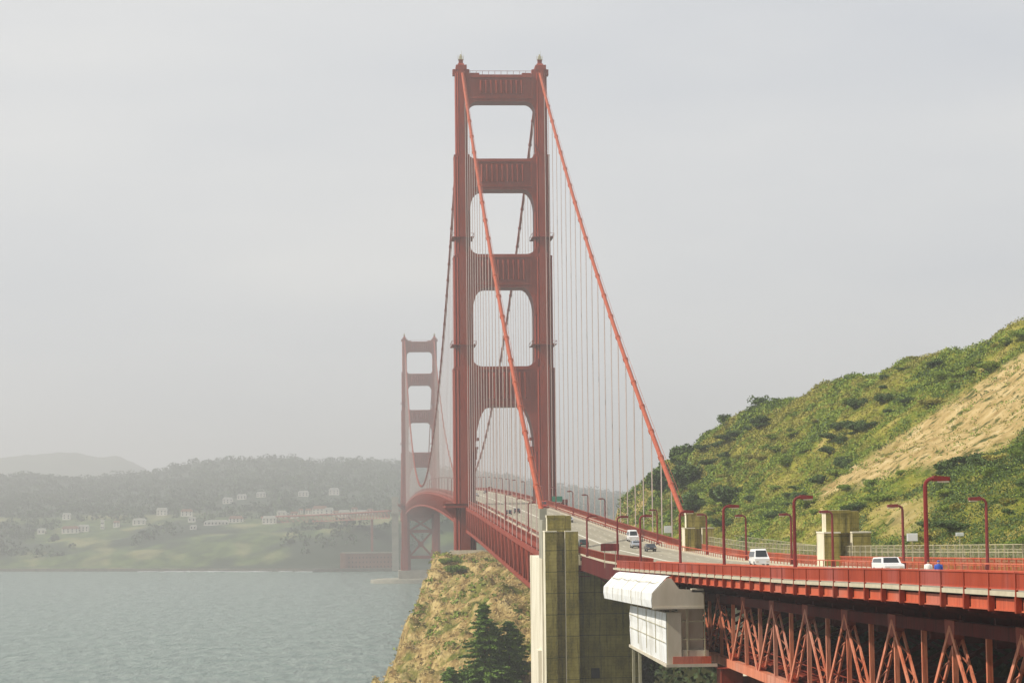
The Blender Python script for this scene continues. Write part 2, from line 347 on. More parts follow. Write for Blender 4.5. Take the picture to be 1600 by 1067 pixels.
def hillside_mat():
    m = bpy.data.materials.new('hillside'); m.use_nodes = True; N = m.node_tree.nodes; L = m.node_tree.links
    b = N['Principled BSDF']; b.inputs['Roughness'].default_value = .95; b.inputs['Specular IOR Level'].default_value = .1
    g = N.new('ShaderNodeNewGeometry')
    def noise_(sc, det=6, st=(1, 1, 1), ro=.6):
        mp = N.new('ShaderNodeMapping'); mp.inputs['Scale'].default_value = st; L.new(g.outputs['Position'], mp.inputs['Vector'])
        n = N.new('ShaderNodeTexNoise'); n.inputs['Scale'].default_value = sc; n.inputs['Detail'].default_value = det; n.inputs['Roughness'].default_value = ro
        L.new(mp.outputs[0], n.inputs['Vector']); return n.outputs['Fac']
    def ramp(fac, stops):
        r = N.new('ShaderNodeValToRGB'); e = r.color_ramp.elements
        while len(e) < len(stops): e.new(.5)
        for k, (p, c) in enumerate(stops): e[k].position = p; e[k].color = (*c, 1)
        L.new(fac, r.inputs['Fac']); return r.outputs[0]
    def mixc(f, a, c):
        x = N.new('ShaderNodeMix'); x.data_type = 'RGBA'
        L.new(f, x.inputs[0]); L.new(a, x.inputs[6]); L.new(c, x.inputs[7]); return x.outputs[2]
    def at_(n): a = N.new('ShaderNodeAttribute'); a.attribute_name = n; return a.outputs['Fac']
    grass = ramp(noise_(.12, 8), [(.32, (.04, .07, .010)), (.45, (.14, .175, .018)), (.56, (.28, .265, .04)), (.68, (.46, .37, .12))])
    sand = ramp(noise_(.3, 8, (1, 1, .6)), [(.28, (.26, .17, .06)), (.42, (.42, .30, .12)), (.54, (.54, .40, .18)), (.70, (.66, .52, .28))])
    spots = ramp(noise_(.38, 7), [(.54, (0, 0, 0)), (.62, (1, 1, 1))])
    green = ramp(noise_(.9), [(.3, (.05, .07, .015)), (.7, (.13, .13, .03))])
    sand = mixc(spots, sand, green)
    rock = ramp(noise_(.35, 9, (1, .6, .5), .68), [(.30, (.12, .08, .03)), (.42, (.30, .20, .075)), (.54, (.50, .37, .15)), (.72, (.66, .53, .27))])
    crk = ramp(noise_(.7, 9, (1, .8, .4), .75), [(.40, (1, 1, 1)), (.47, (0, 0, 0))]); dk = ramp(noise_(1.5), [(.3, (.045, .03, .012)), (.7, (.13, .09, .035))])
    rock = mixc(crk, rock, dk)
    rg = ramp(noise_(.10, 7, (1, 1, 1)), [(.50, (0, 0, 0)), (.60, (1, 1, 1))])
    rock = mixc(rg, rock, ramp(noise_(.6), [(.3, (.06, .08, .012)), (.7, (.24, .23, .05))]))
    shade_tone = ramp(noise_(.5, 7), [(.35, (.025, .03, .010)), (.65, (.07, .07, .025))])  # dark ground tone, shade beneath the viaduct painted in
    c = mixc(at_('deck_shade'), mixc(at_('bare'), grass, sand), shade_tone); c = mixc(at_('cliff'), c, rock)
    L.new(c, b.inputs['Base Color'])
    bp = N.new('ShaderNodeBump'); bp.inputs['Strength'].default_value = .9; bp.inputs['Distance'].default_value = 1.2
    L.new(noise_(.8, 8, ro=.7), bp.inputs['Height']); L.new(bp.outputs[0], b.inputs['Normal'])
    return m
M['hillside'] = hillside_mat()
xs = list(np.arange(-130, -64, 4))+list(np.arange(-64, 10, .9))+list(np.arange(10, 120, 1.5))+list(np.arange(120, 300, 6))
ys = list(np.arange(-60, 220, 4))+list(np.arange(220, 430, 1.6))+list(np.arange(430, 700, 1.1))+list(np.arange(700, 772, 1.6))
terrain = grid('hillside', xs, ys, marin, 'hillside', attr={'bare': sandf, 'cliff': cliff, 'deck_shade': lambda x, y, z: sstep(20, 15, x)*sstep(-60, -45, x)*sstep(432, 415, y)*sstep(80, 110, y)})  # last mask: where the ground carries the painted viaduct shade

def add_wood(m):
    N = m.node_tree.nodes; L = m.node_tree.links; b = N['Principled BSDF']; src = b.inputs['Base Color'].links[0].from_socket
    a = N.new('ShaderNodeAttribute'); a.attribute_name = 'wood'; x = N.new('ShaderNodeMix'); x.data_type = 'RGBA'; x.inputs[7].default_value = (.018, .034, .014, 1)
    L.new(a.outputs['Fac'], x.inputs[0]); L.new(src, x.inputs[6]); L.new(x.outputs[2], b.inputs['Base Color']); return m
M['farland'] = mat('far_land', (.02, .045, .010), (.09, .13, .035), .06, .95, c3=(.17, .17, .07), s3=.02, stretch=(1, .5, 1.5), bump=1., bscale=.06)
M['mountain'] = mat('far_mountain_scrub', (.04, .06, .03), (.08, .10, .05), .01, .95)
def farwood(x, y, z):
    d = y-2430-max(0, -x-100)*.42; n = fbm(x*.006, y*.003, 71); n2 = fbm(x*.03, y*.015, 5)
    return max(sstep(430, 560, d+n2*60)*.95, sstep(-.05, .15, n+n2*.3) if d < 420 else 0, .8*sstep(.1, .35, n2) if 60 < d < 210 else 0)
add_wood(M['farland'])
far = grid('far_shore', list(np.arange(-1500, 1500, 15)), list(np.arange(2400, 3100, 10))+list(np.arange(3100, 5400, 30)), farland, 'farland', attr={'wood': farwood})
def mtn(x, y):
    h = float(np.interp(x, [-2200, -1700, -1450, -1320, -1190, -1090, -1000, -900, -820, -600], [120, 190, 236, 250, 262, 268, 250, 236, 190, 90]))
    return max(-2, h*(1-abs(y-7600)/900)+fbm(x*.006, y*.006)*16+fbm(x*.03, y*.03)*4)
grid('far_mountain', list(np.arange(-2300, -500, 20)), list(np.arange(6700, 8500, 50)), mtn, 'mountain')
b = MB(); b.add([(-4900, -390, 0), (4900, -390, 0), (4900, 8900, 0), (-4900, 8900, 0)], [(0, 1, 2, 3)]); tag(b.build('water', 'water'), kind='structure')
b = MB()                                                           # the far sea wall
P = [(x, 2430+max(0, -x-100)*.42) for x in range(-900, -70, 30)]
for p, q in zip(P, P[1:]): b.bar((p[0], p[1]-4, 1.5), (q[0], q[1]-4, 1.5), 5, 3.4, side=(0, 1, 0))
tag(b.build('sea_wall', 'seawall'), 'long low dark stone sea wall along the far shore', 'sea wall')
b = MB()
for k in range(34):
    x = -300+rng.random()*215; y = 2418+max(0, -x-100)*.42-rng.random()*8; a = 3+rng.random()*9
    b.prism([(x-a, y), (x-a*.3, y-1.6), (x+a*.6, y-1.2), (x+a, y+.3), (x, y+1.3)], .02, .45, 'z')
tag(b.build('foam', 'foam'), kind='stuff')

# ------------------------------------------------------------------ road and walkways
ysd = list(np.arange(-60, 2400, 8.0))
def strip(mb, x0, x1, dz, th, ys, zf=deck):
    for a, c in zip(ys, ys[1:]):
        za, zc = zf(a)+dz, zf(c)+dz
        mb.box(x0, x1, a, c, za-th, za, zc-za)
b = MB(); strip(b, -9.6, 9.6, -.18, .5, ysd); tag(b.build('road', 'asphalt'), kind='structure')
b = MB(); strip(b, -13.0, -9.6, 0, .35, [y for y in ysd if y > 400]); strip(b, -9.9, -9.6, 0, .35, [y for y in ysd if 288 < y < 412]); strip(b, -15.0, -9.6, 0, .24, [y for y in ysd if y < 297]); strip(b, 9.6, 13.0, 0, .35, ysd)
tag(b.build('pavement', 'walk'), kind='structure')
b = MB()
for x in (-6.4, -3.2, 3.2, 6.4):
    y = 60
    while y < 1500:
        za = deck(y)-.172; b.box(x-.08, x+.08, y, y+3.4, za-.002, za, deck(y+3.4)-.172-za); y += 11
strip(b, -.25, .25, -.172, .002, [y for y in ysd if y > 60]); strip(b, -9.2, -9.05, -.172, .002, [y for y in ysd if y > 60]); strip(b, 9.05, 9.2, -.172, .002, [y for y in ysd if y > 60])
tag(b.build('lane_markings', 'mark'), kind='structure')

# ------------------------------------------------------------------ suspension bridge
bridge = thing('suspension_bridge', 'red-orange suspension bridge with two tall portal towers crossing the strait', 'bridge', (0, Y1, 0))
SEC = [(8, 30, 4.6, 9.5), (30, 120.3, 3.75, 8.2), (120.3, 160, 3.3, 7.2), (160, 196, 2.8, 6.2), (196, 226, 2.15, 5.2)]
def tower(y0, name_lab):
    t = bpy.data.objects.new('tower', None); col.objects.link(t); t.parent = bridge; t.location = (0, y0-Y1, 0); t['label'] = name_lab
    for s in (-1, 1):
        cx = 14.1*s; b = MB()
        for z0, z1, hx, hy in SEC:                  # cruciform, stepped shaft with vertical fluting
            b.box(cx-hx, cx+hx, y0-hy*.62, y0+hy*.62, z0, z1)
            b.box(cx-hx*.72, cx+hx*.72, y0-hy*.82, y0+hy*.82, z0+.01, z1+.35)
            b.box(cx-hx*.42, cx+hx*.42, y0-hy, y0+hy, z0+.02, z1+.8)
            for fx in (-.86, -.57, .57, .86): yf_ = y0-hy*(.62 if abs(fx) > .72 else .82)+.01; b.prism([(cx+fx*hx+.34, yf_), (cx+fx*hx-.34, yf_), (cx+fx*hx, yf_-.5)], z0+.5, z1-.8, 'z')
            b.box(cx-hx-.05, cx+hx+.05, y0-hy*.62-.06, y0+hy*.62+.06, z1-.6, z1+.02)
        b.build('leg', 'paint', t)
        b = MB()
        b.box(cx-1.9, cx+1.9, y0-4.6, y0+4.6, 226.3, 228); b.prism([(y0-3.0, 228), (y0+3.0, 228), (y0+1.0, 229.2), (y0-1.0, 229.2)], cx-1.1, cx+1.1, 'x'); b.box(cx-.75, cx+.75, y0-.75, y0+.75, 229.2, 230.6)
        for z in (226.3,): 
            for q in (-2.5, 2.5): b.box(cx+q-.5, cx+q+.5, y0-1.4, y0+1.4, 224.9, 227.0)
        b.build('saddle_housing', 'paint', t)
        b = MB(); b.box(cx-.55, cx+.55, y0-.55, y0+.55, 230.6, 231.9); b.tube([(cx, y0, 231.9), (cx, y0, 232.6)], .35, 8)
        for q in (-.95, .95):
            b.bar((cx+q, y0-.9, 231), (cx+q, y0-.9, 232.2), .09); b.bar((cx+q, y0+.9, 231), (cx+q, y0+.9, 232.2), .09)
        b.box(cx-1, cx+1, y0-1, y0+1, 230.62, 230.8); b.tube([(cx+.3, y0, 232), (cx+.3, y0, 234)], .04, 5)
        b.build('beacon', 'galv', t)
        for z in (128.5, 166.5):                     # inspection galleries round the legs
            hx, hy = (3.3, 7.2) if z < 160 else (2.8, 6.2); b = MB()
            b.box(cx-hx-1, cx+hx+1, y0-hy-1, y0+hy+1, z-.18, z)
            for q in (-1, 1):
                b.bar((cx-hx-1, y0+q*(hy+1), z+1.1), (cx+hx+1, y0+q*(hy+1), z+1.1), .12); b.bar((cx+q*(hx+1), y0-hy-1, z+1.1), (cx+q*(hx+1), y0+hy+1, z+1.1), .12)
                for u in (-1, -.33, .33, 1): b.bar((cx+u*(hx+1), y0+q*(hy+1), z), (cx+u*(hx+1), y0+q*(hy+1), z+1.1), .12)
            b.build('gallery', 'paint', t)
    # portal struts: z0, z1, inner half width above, inner half width below, haunch below (w,h), fillet above, thickness
    for z0, z1, wa, wb, hw, hh, fw_, th in ((215, 224.6, 12, 12, 3.4, 4.2, 2.4, 4.1), (183.4, 194.4, 12, 11.4, 3.8, 7.6, 2.8, 4.9), (148.6, 160.4, 11.4, 10.9, 4.2, 9.5, 3.2, 5.7), (106.8, 120.8, 10.9, 10.4, 5.2, 16, 3.4, 6.4)):
        def arc(w, z, rw, rh, sx, up, n=7):
            return [(sx*(w-rw+rw*math.sin(u)), z+up*(rh-rh*math.cos(u))) for u in (math.pi/2*k/n for k in range(n+1))]
        # underside left->right then top right->left
        lo_l = [(x, z) for x, z in arc(wb, z0, hw, hh, -1, -1)][::-1]; lo_r = arc(wb, z0, hw, hh, 1, -1)
        hi_r = arc(wa, z1, fw_, fw_*.8, 1, 1)[::-1]; hi_l = arc(wa, z1, fw_, fw_*.8, -1, 1)
        poly = lo_l+lo_r+[(wb+1, z0-hh), (wa+1, z1+fw_*.8)]+hi_r+hi_l+[(-wa-1, z1+fw_*.8), (-wb-1, z0-hh)]
        b = MB(); b.prism(poly, y0-th, y0+th, 'y')
        hw2 = wb-1.0
        for q in (-1, 1):
            ya, yb = (y0-th-.003, y0-th-.002) if q < 0 else (y0+th+.002, y0+th+.003)
            h = z1-z0
            b.box(-hw2, hw2, ya-.7*(q < 0), yb+.7*(q > 0), z1-1.2, z1-.25); b.box(-hw2, hw2, ya-.6*(q < 0), yb+.6*(q > 0), z0+.9, z0+1.6); [b.box(sx*hw2-.35, sx*hw2+.35, ya-.5*(q < 0), yb+.5*(q > 0), z0+1.6, z1-1.2) for sx in (-1, 1)]
            for k in range(9):
                x = -7.2+k*1.8; yf = ya if q < 0 else yb; b.prism([(x-.62, yf), (x+.62, yf), (x, yf+1.0)] if q > 0 else [(x+.62, yf), (x-.62, yf), (x, yf-1.0)], z0+2.7, z1-2.1, 'z')
        if z0 > 210:
            for k in range(11): b.bar((-11+k*2.2, y0-th+.2, z1), (-11+k*2.2, y0-th+.2, z1+1.3), .13)
            b.bar((-11.5, y0-th+.2, z1+1.3), (11.5, y0-th+.2, z1+1.3), .13); b.box(-10.8, -7.6, y0-2, y0+2, z1, z1+1); b.box(7.6, 10.8, y0-2, y0+2, z1, z1+1)
        b.build('portal_strut', 'paint', t)
    # stepped corbels inside the lowest opening
    for s in (-1, 1):
        b = MB()
        for k in range(6): b.box(min(s*10.4, s*(9.0+k*.28)), max(s*10.4, s*(9.0+k*.28)), y0-3.2+.1*k, y0+3.2-.1*k, 78 if k == 5 else 84+(5-k)*2.2, 92+(5-k)*-.0 if k else 96)
        b.build('corbel', 'paint', t)
    b = MB()                                        # bracing below the deck
    for z in (61.5, 47.5, 23.5): b.box(-10.6, 10.6, y0-3.5, y0+3.5, z-1.4, z+1.4)
    for za, zb_ in ((61, 48), (47, 24)):
        for s in (-1, 1): b.bar((-10.6*s, y0, za), (10.6*s, y0, zb_), 3.0, 1.9, side=(0, 1, 0))
    b.box(-2.4, 2.4, y0-2.2, y0+2.4, 33, 38)
    b.build('cross_brace', 'paint', t)
    zd = deck(y0)                                   # the walkway runs round the outside of the legs
    for s in (-1, 1):
        b = MB(); x0, x1 = (-21.2, -13.2) if s < 0 else (13.2, 21.2)
        b.box(x0, x1, y0-11, y0+11, zd-.5, zd-.02)
        b.box(x0, x0+.25, y0-11, y0+11, zd-1.3, zd+.2) ; b.box(x1-.25, x1, y0-11, y0+11, zd-1.3, zd+.2)
        b.box(x0+.25, x1-.25, y0-11, y0-10.7, zd-1.3, zd+.2)
        for q in (-10.9, 10.9): b.bar((x0, y0+q, zd+1.15), (x1, y0+q, zd+1.15), .16)
        xo = x0 if s < 0 else x1
        b.bar((xo, y0-10.9, zd+1.15), (xo, y0+10.9, zd+1.15), .16)
        for k in range(23): b.bar((xo, y0-11+k, zd), (xo, y0-11+k, zd+1.15), .1)
        for q in (-8, 0, 8): b.prism([(xo, zd-1.2), (s*17.5, zd-1.2), (s*17.5, zd-5.2)], y0+q-.25, y0+q+.25, 'y')
        b.build('walkway_bay', 'paint', t)
    return t
t1 = tower(Y1, 'near tower with four portal struts'); t2 = tower(Y2, 'far tower fading into the haze')

def truss(mb, x, y0, y1, n, top, bot, ch=.9, dg=.5, vt=.42, every=1, start=0, thick=.5):
    L_ = (y1-y0)/n
    for k in range(n):
        a, c = y0+k*L_, y0+(k+1)*L_
        mb.bar((x, a, top(a)), (x, c, top(c)), thick, ch); mb.bar((x, a, bot(a)), (x, c, bot(c)), thick, ch)
        if (k+start) % 2: mb.bar((x, a, bot(a)), (x, c, top(c)), thick*.8, dg)
        else: mb.bar((x, a, top(a)), (x, c, bot(c)), thick*.8, dg)
        mb.bar((x, a, bot(a)), (x, a, top(a)), thick*.8, vt)
ttop = lambda y: deck(y)-1.5
tbot = lambda y: deck(y)-9.1
for s, lab in ((-1, None), (1, None)):
    for y0, y1, n in ((424.6, Y1-10, 44), (Y1+10, Y2-10, 166), (Y2+10, 2388, 44)):
        b = MB(); truss(b, 13.9*s, y0, y1, n, ttop, tbot, 1.0, .55, .45, thick=.6); b.build('stiffening_truss', 'paint', bridge)
b = MB()
for y in np.arange(452, 2388, 7.62):
    b.box(-13.6, 13.6, y-.22, y+.22, deck(y)-2.6, deck(y)-.75); b.box(-13.6, 13.6, y-.2, y+.2, deck(y)-9.3, deck(y)-8.8)
    if y < 1100: b.bar((-13.5, y, deck(y)-9), (13.5, y+7.62, deck(y+7.62)-9), .35); b.bar((13.5, y, deck(y)-9.02), (-13.5, y+7.62, deck(y+7.62)-9.02), .35)
b.build('floor_beams', 'paint', bridge)
for s in (-1, 1):                                   # edge girder, railing, kerb rail
    ysr = [y for y in np.arange(428, 2400, 7.62)]
    b = MB(); strip(b, min(s*13.0, s*13.25), max(s*13.0, s*13.25), .15, 1.15, ysr); b.build('edge_girder', 'paint', bridge)
    b = MB()
    for a, c in zip(ysr, ysr[1:]):
        b.bar((13.15*s, a, deck(a)+1.3), (13.15*s, c, deck(c)+1.3), .16); b.bar((13.15*s, a, deck(a)+.3), (13.15*s, c, deck(c)+.3), .08)
        n = 24 if a < 800 else 8
        for k in range(n):
            y = a+(c-a)*k/n; b.bar((13.15*s, y, deck(y)+.15), (13.15*s, y, deck(y)+1.3), .15 if k == 0 else (.07 if n == 24 else .16))
    b.build('railing', 'paint', bridge)
    b = MB()
    for a, c in zip(ysr, ysr[1:]):
        if a > 1500: break
        b.bar((9.75*s, a, deck(a)+.75), (9.75*s, c, deck(c)+.75), .12, .3); b.bar((9.75*s, a, deck(a)), (9.75*s, a, deck(a)+.8), .16); m_ = (a+c)/2; b.bar((9.75*s, m_, deck(m_)), (9.75*s, m_, deck(m_)+.8), .16)
    b.build('kerb_rail', 'paint', bridge)

def zc(y):
    if y < Y1: t = (y-YP)/(Y1-YP); return 70.6+(227.3-70.6)*t-4*7*t*(1-t)
    if y <= Y2: return 84.3+143*((y-1409.5)/640)**2
    t = (y-Y2)/343; return 227.3+(70.6-227.3)*t-4*7*t*(1-t)
for s in (-1, 1):
    x = 13.75*s
    for a, c in ((YP, Y1), (Y1, Y2), (Y2, Y2+343)):
        pts = [(x, y, zc(y)) for y in np.linspace(a, c, 60)]
        b = MB(); b.tube(pts, .5, 10)
        if a < Y2:
            for y in np.arange(a+15.24, c-8, 15.24):
                if y > 1700: break
                d = Vector((0, 1, (zc(y+1)-zc(y-1))/2)).normalized(); p = Vector((x, y, zc(y))); b.tube([p-d*.55, p+d*.55], .66, 10)
            if a == YP:                             # hand lines along the cable
                for q in (-.55, .55): b.tube([(x+q, y, zc(y)+1.1) for y in np.linspace(a+3, c-5, 40)], .04, 4)
        b.build('main_cable', 'cable' if a == YP else 'paint', bridge, smooth=True)
    ye = []
    for a, c in ((YP, Y1), (Y1, Y2)): ye += list(np.arange(a+15.24, c-8, 15.24))
    rest = MB(); cnt = 0
    for y in ye:
        if zc(y)-deck(y) < 2.5: continue
        mb = MB() if cnt < 50 else rest
        for dy in (-.32, .32):
            mb.tube([(x, y+dy, deck(y)-1.2), (x, y+dy, zc(y)-.2)], .088, 5)
        if cnt < 50: mb.build('suspender', 'rope', bridge)
        cnt += 1
    rest.build('suspender', 'rope', bridge)['kind'] = 'stuff'
# far pier with its fender ring, near tower pier
b = MB(); b.box(-21, 21, Y2-11, Y2+11, -3, 11.5)
for k in range(9): b.box(-20+k*4.8, -19+k*4.8, Y2-11.3, Y2-11, 0, 11)
tag(b.build('tower_pier', 'concrete_far'), 'block-shaped concrete pier under the far tower, standing in the water', 'pier')
b = MB(); ring = [(47*math.cos(t), Y2+27*math.sin(t)) for t in np.linspace(0, 2*math.pi, 49)[:-1]]
b.prism(ring, -3, 3.2, 'z'); b.prism([(p[0]*.9, Y2+(p[1]-Y2)*.85) for p in ring], 3.2, 3.9, 'z')
tag(b.build('pier_fender', 'concrete_far'), 'low oval concrete fender around the far tower pier', 'fender')
b = MB(); b.box(-22, 22, Y1-13, Y1+13, -3, 12); tag(b.build('tower_pier', 'concrete_far'), 'concrete base pier of the near tower, hidden behind the headland', 'pier')

# ------------------------------------------------------------------ concrete pylons
def pylon(name, label, ox, y, zt, zb, mirror, long_base, w=6.5):
    t = thing(name, label, 'pylon', (ox, y, zb))
    b = MB(); f = w/6.5
    X = lambda a: ox+a*f
    d = 5.0*f
    b.box(X(0.0), X(2.25), y, y+d, zb, zt-2.9); b.box(X(3.95), X(6.5), y, y+d, zb, zt-2.9)
    b.box(X(2.25), X(3.95), y+1.9, y+d-1, zb, zt-2.95)
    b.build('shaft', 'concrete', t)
    b = MB(); b.box(X(.55), X(3.9), y+1.1, y+d-1.1, zt-2.9, zt); b.box(X(3.9), X(5.3), y+1.6, y+d-1.6, zt-2.95, zt-.05); b.box(X(.45), X(4.0), y+1.0, y+d-1.0, zt-.35, zt+.06)
    b.build('saddle_block', 'concrete', t)
    b = MB()
    for xx in (0.0, 3.95): b.box(X(xx)-.06, X(xx)+(2.31 if xx == 0 else 2.61)*f, y-.06, y+d+.06, zt-2.9, zt-2.72)
    b.build('cap_course', 'concrete_pale', t)
    if long_base:
        b = MB(); b.box(ox-.25, ox+w-.6, y+d+.1, y+34, zb, long_base); b.box(ox-.9, ox+.3, y+7, y+12, zb, 46.5)
        b.build('base_block', 'concrete_pale', t)
        b = MB(); b.box(ox-.1, ox+.6, y+d+.1, y+10, long_base, long_base+7.0); b.box(ox-.1, ox+1.2, y+10.2, y+13, long_base, long_base+9); b.build('bearing_housing', 'concrete_far', t)
    return t
pylon('concrete_pylon', 'tall stepped concrete pylon in front of the left cable end, sunlit on its left side', -16.25, 390, 70.8, 22, False, 63.0, 5.95)
pylon('concrete_pylon', 'shaded concrete pylon at the foot of the right main cable', 9.9, 397, 71.0, 56, False, None, 5.3)
pylon('concrete_pylon', 'stepped dark concrete pylon beside the road below the sandy slope', 11.1, 280, 71.7, 56, False, None, 6.1)
b = MB(); b.box(-10.3, .4, 392, 396, 22, 60.6)
for z in (34, 41.5, 47, 49.6, 52.5, 56.5): b.box(-10.29, .4, 391.93, 392, z, z+.10)
an = thing('concrete_wall', 'stained olive concrete wall right of the tall pylon, with a small square opening', 'wall', (-5, 393, 22))
b.build('wall', 'concrete', an)
b = MB(); b.box(-8.1, -6.6, 391.7, 391.98, 41.8, 43.6); b.build('opening', 'dark', an)
b = MB(); b.bar((-10.2, 391, 60.9), (-8.0, 391, 60.9), .28); b.bar((-8.0, 391, 60.9), (-4.6, 391, 58.3), .28); b.bar((-10.2, 391, 59.9), (-8.1, 391, 59.9), .12); b.build('stair_rail', 'paint', an)

# deck girders between the pylons
vd = thing('approach_viaduct', 'red steel truss viaduct carrying the road toward the camera on the right', 'viaduct', (0, 250, 50))
ysv = list(np.arange(-56, 433, 4.82)); 
Y0v = 108.28
posts = [Y0v+4.82*k for k in range(-20, 38)]        # up to y = 287
b = MB()
for x in (-9.7, -4, 4, 9.7): strip(b, x-.2, x+.2, -.36, 2.6, list(np.arange(287, 432, 8)))
for y in np.arange(290, 430, 8): b.box(-9.5, 9.5, y-.2, y+.2, deck(y)-2.4, deck(y)-.72)
b.build('deck_girder', 'paint_shade', vd)
# trusses
vtop = lambda y: deck(y)-2.7
def vbot(y): return float(np.interp(y, [-60, 120, 191, 254], [60.5, 58.0, 57.0, 56.5]))
PL = 7.62; ya = 257.3-PL*40
def gusset(mb, x, y, z, sgn, w=1.15, h=1.1):
    mb.prism([(y-w, z+.45), (y+w, z+.45), (y+w*.95, z-sgn*h*.55), (y+w*.3, z-sgn*h), (y-w*.3, z-sgn*h), (y-w*.95, z-sgn*h*.55)] if sgn > 0 else
             [(y-w, z-.45), (y+w, z-.45), (y+w*.9, z+h*.5), (y+w*.3, z+h), (y-w*.3, z+h), (y-w*.9, z+h*.5)], x-.32, x+.32, 'x')
for x in (-11, 11):
    ch = MB(); dg = MB(); gs = MB(); tc_ = MB()
    for k in range(40):
        a = ya+k*PL; c = a+PL
        tc_.bar((x, a, vtop(a)), (x, c, vtop(c)), .6, .8); ch.bar((x, a, vbot(a)), (x, c, vbot(c)), .7, .85)
        dg.bar((x, a, vbot(a)+.4), (x, a, vtop(a)-.4), .34, .26)
        # laced diagonals: two flanges with lattice between
        pa, pc = ((x, a, vbot(a)), (x, c, vtop(c))) if k % 2 else ((x, a, vtop(a)), (x, c, vbot(c)))
        for q in (-.27, .27): dg.bar((x+q, pa[1], pa[2]), (x+q, pc[1], pc[2]), .12, .36)
        A_, C_ = Vector(pa), Vector(pc)
        for j in range(10 if x < 0 else 0):
            u0, u1 = A_.lerp(C_, j/10), A_.lerp(C_, (j+1)/10); s = 1 if j % 2 else -1
            dg.bar(u0+Vector((.27*s, 0, 0)), u1-Vector((.27*s, 0, 0)), .05, .12)
        gs = MB()
        if k % 2: gusset(gs, x, a, vbot(a), -1)
        else: gusset(gs, x, a, vtop(a), 1)
        gs.build('gusset_plate', 'paint', vd)
    tc_.build('top_chord', 'paint_shade', vd); ch.build('bottom_chord', 'paint_lit' if x < 0 else 'paint', vd); dg.build('web_members', 'paint_lit' if x < 0 else 'paint_shade', vd);
b = MB(); b2 = MB()
for k in range(41):
    y = ya+k*PL
    b.box(-10.6, 10.6, y-.2, y+.2, vtop(y)-1.0, deck(y)-.7); b.box(-10.6, 10.6, y-.2, y+.2, vbot(y)-.25, vbot(y)+.25)
    if k < 40:
        b.bar((-10.6, y, vbot(y)), (10.6, y+PL, vbot(y+PL)), .3); b.bar((10.6, y, vbot(y)+.35), (-10.6, y+PL, vbot(y+PL)+.35), .3)
    b.bar((-10.6, y, vbot(y)+.4), (0, y, vtop(y)-.8), .3); b.bar((10.6, y, vbot(y)+.4), (0, y, vtop(y)-.8), .3); b.box(-3, -2.6, y, y+PL, vbot(y)-.2, vbot(y)+.15)
b.build('floor_beams', 'paint_shade', vd)
for x in (-8, -4, 0, 4, 8): strip(b2, x-.2, x+.2, -.7, .8, [y for y in ysv if y < 290])
b2.build('stringers', 'paint_shade', vd)
b = MB()                                             # inspection walkway with hand rails inside the truss
strip(b, -9.4, -8.6, 0, .12, [y for y in ysv if y < 253], lambda y: vbot(y)+.7)
for y0_, y1_ in zip([y for y in ysv if y < 253], [y for y in ysv if y < 253][1:]):
    for h in (1.2, 1.75): b.bar((-9.45, y0_, vbot(y0_)+h), (-9.45, y1_, vbot(y1_)+h), .07)
    b.bar((-9.45, y0_, vbot(y0_)+.6), (-9.45, y0_, vbot(y0_)+1.75), .08)
b.build('inspection_walkway', 'paint', vd)
# cantilever brackets, fascia and railing of the near walkway
for i, y in enumerate(posts[:-1]):
    yn = y+4.82; z, zn = deck(y), deck(yn)
    b = MB()
    b.prism([(-14.9, z-.95), (-11.2, z-.95), (-11.2, z-1.9), (-14.9, z-1.2)], y-.16, y+.16, 'y'); b.build('bracket', 'paint_shade', vd)
    b = MB(); b.box(-14.80, -14.70, y+.5, yn-.2, z-.96, z-.40, zn-z); b.box(-14.9, -14.66, y+.48, yn-.18, z-1.04, z-.96, zn-z); b.build('fascia_panel', 'paint_worn', vd)
    b = MB(); b.box(-15.16, -14.84, y-.14, y+.14, z-1.08, z-.27); b.box(-15.14, -15.0, y-.075, y+.075, z-.27, z+1.0)
    b.build('rail_post', 'paint', vd)
    b = MB(); b.bar((-15.07, y+.08, z+.97), (-15.07, yn-.08, zn+.97), .14, .09); b.bar((-15.07, y+.08, z+.12), (-15.07, yn-.08, zn+.12), .08, .08)
    for k in range(1, 34):
        u = k/34; b.bar((-15.07, y+4.82*u, z+(zn-z)*u+.12), (-15.07, y+4.82*u, z+(zn-z)*u+.95), .03, .075)
    b.build('rail_panel', 'rail', vd)
b = MB(); strip(b, -15.1, -14.98, -.005, .25, [y for y in posts]); b.build('deck_edge', 'walk', vd)
b = MB()                                             # narrower walkway rail between the pylons
for y in np.arange(290, 426, 2.4):
    b.bar((-9.85, y, deck(y)), (-9.85, y, deck(y)+1.15), .1); b.bar((-9.85, y, deck(y)+1.15), (-9.85, y+2.4, deck(y+2.4)+1.15), .12)
    for k in range(1, 8): b.bar((-9.85, y+.3*k, deck(y)), (-9.85, y+.3*k, deck(y)+1.1), .04)
b.build('pylon_railing', 'paint', vd)
b = MB()                                             # roadside rail behind the near walkway and west side rails
for x in (-9.8, 9.8, 13.0):
    for y in np.arange(60, 285 if x < 0 else 426, 2.41):
        if x > 12 and (278 < y < 287 or y > 395): continue
        h = 1.2 if x > 12 else .8
        b.bar((x, y, deck(y)), (x, y, deck(y)+h), .1); b.bar((x, y, deck(y)+h), (x, y+2.41, deck(y+2.41)+h), .14, .12)
        if x > 12:
            b.bar((x, y, deck(y)+.5), (x, y+2.41, deck(y+2.41)+.5), .07)
            for k in range(1, 8): b.bar((x, y+.3*k, deck(y)), (x, y+.3*k, deck(y)+1.15), .045)
b.build('road_railing', 'paint_worn', vd)
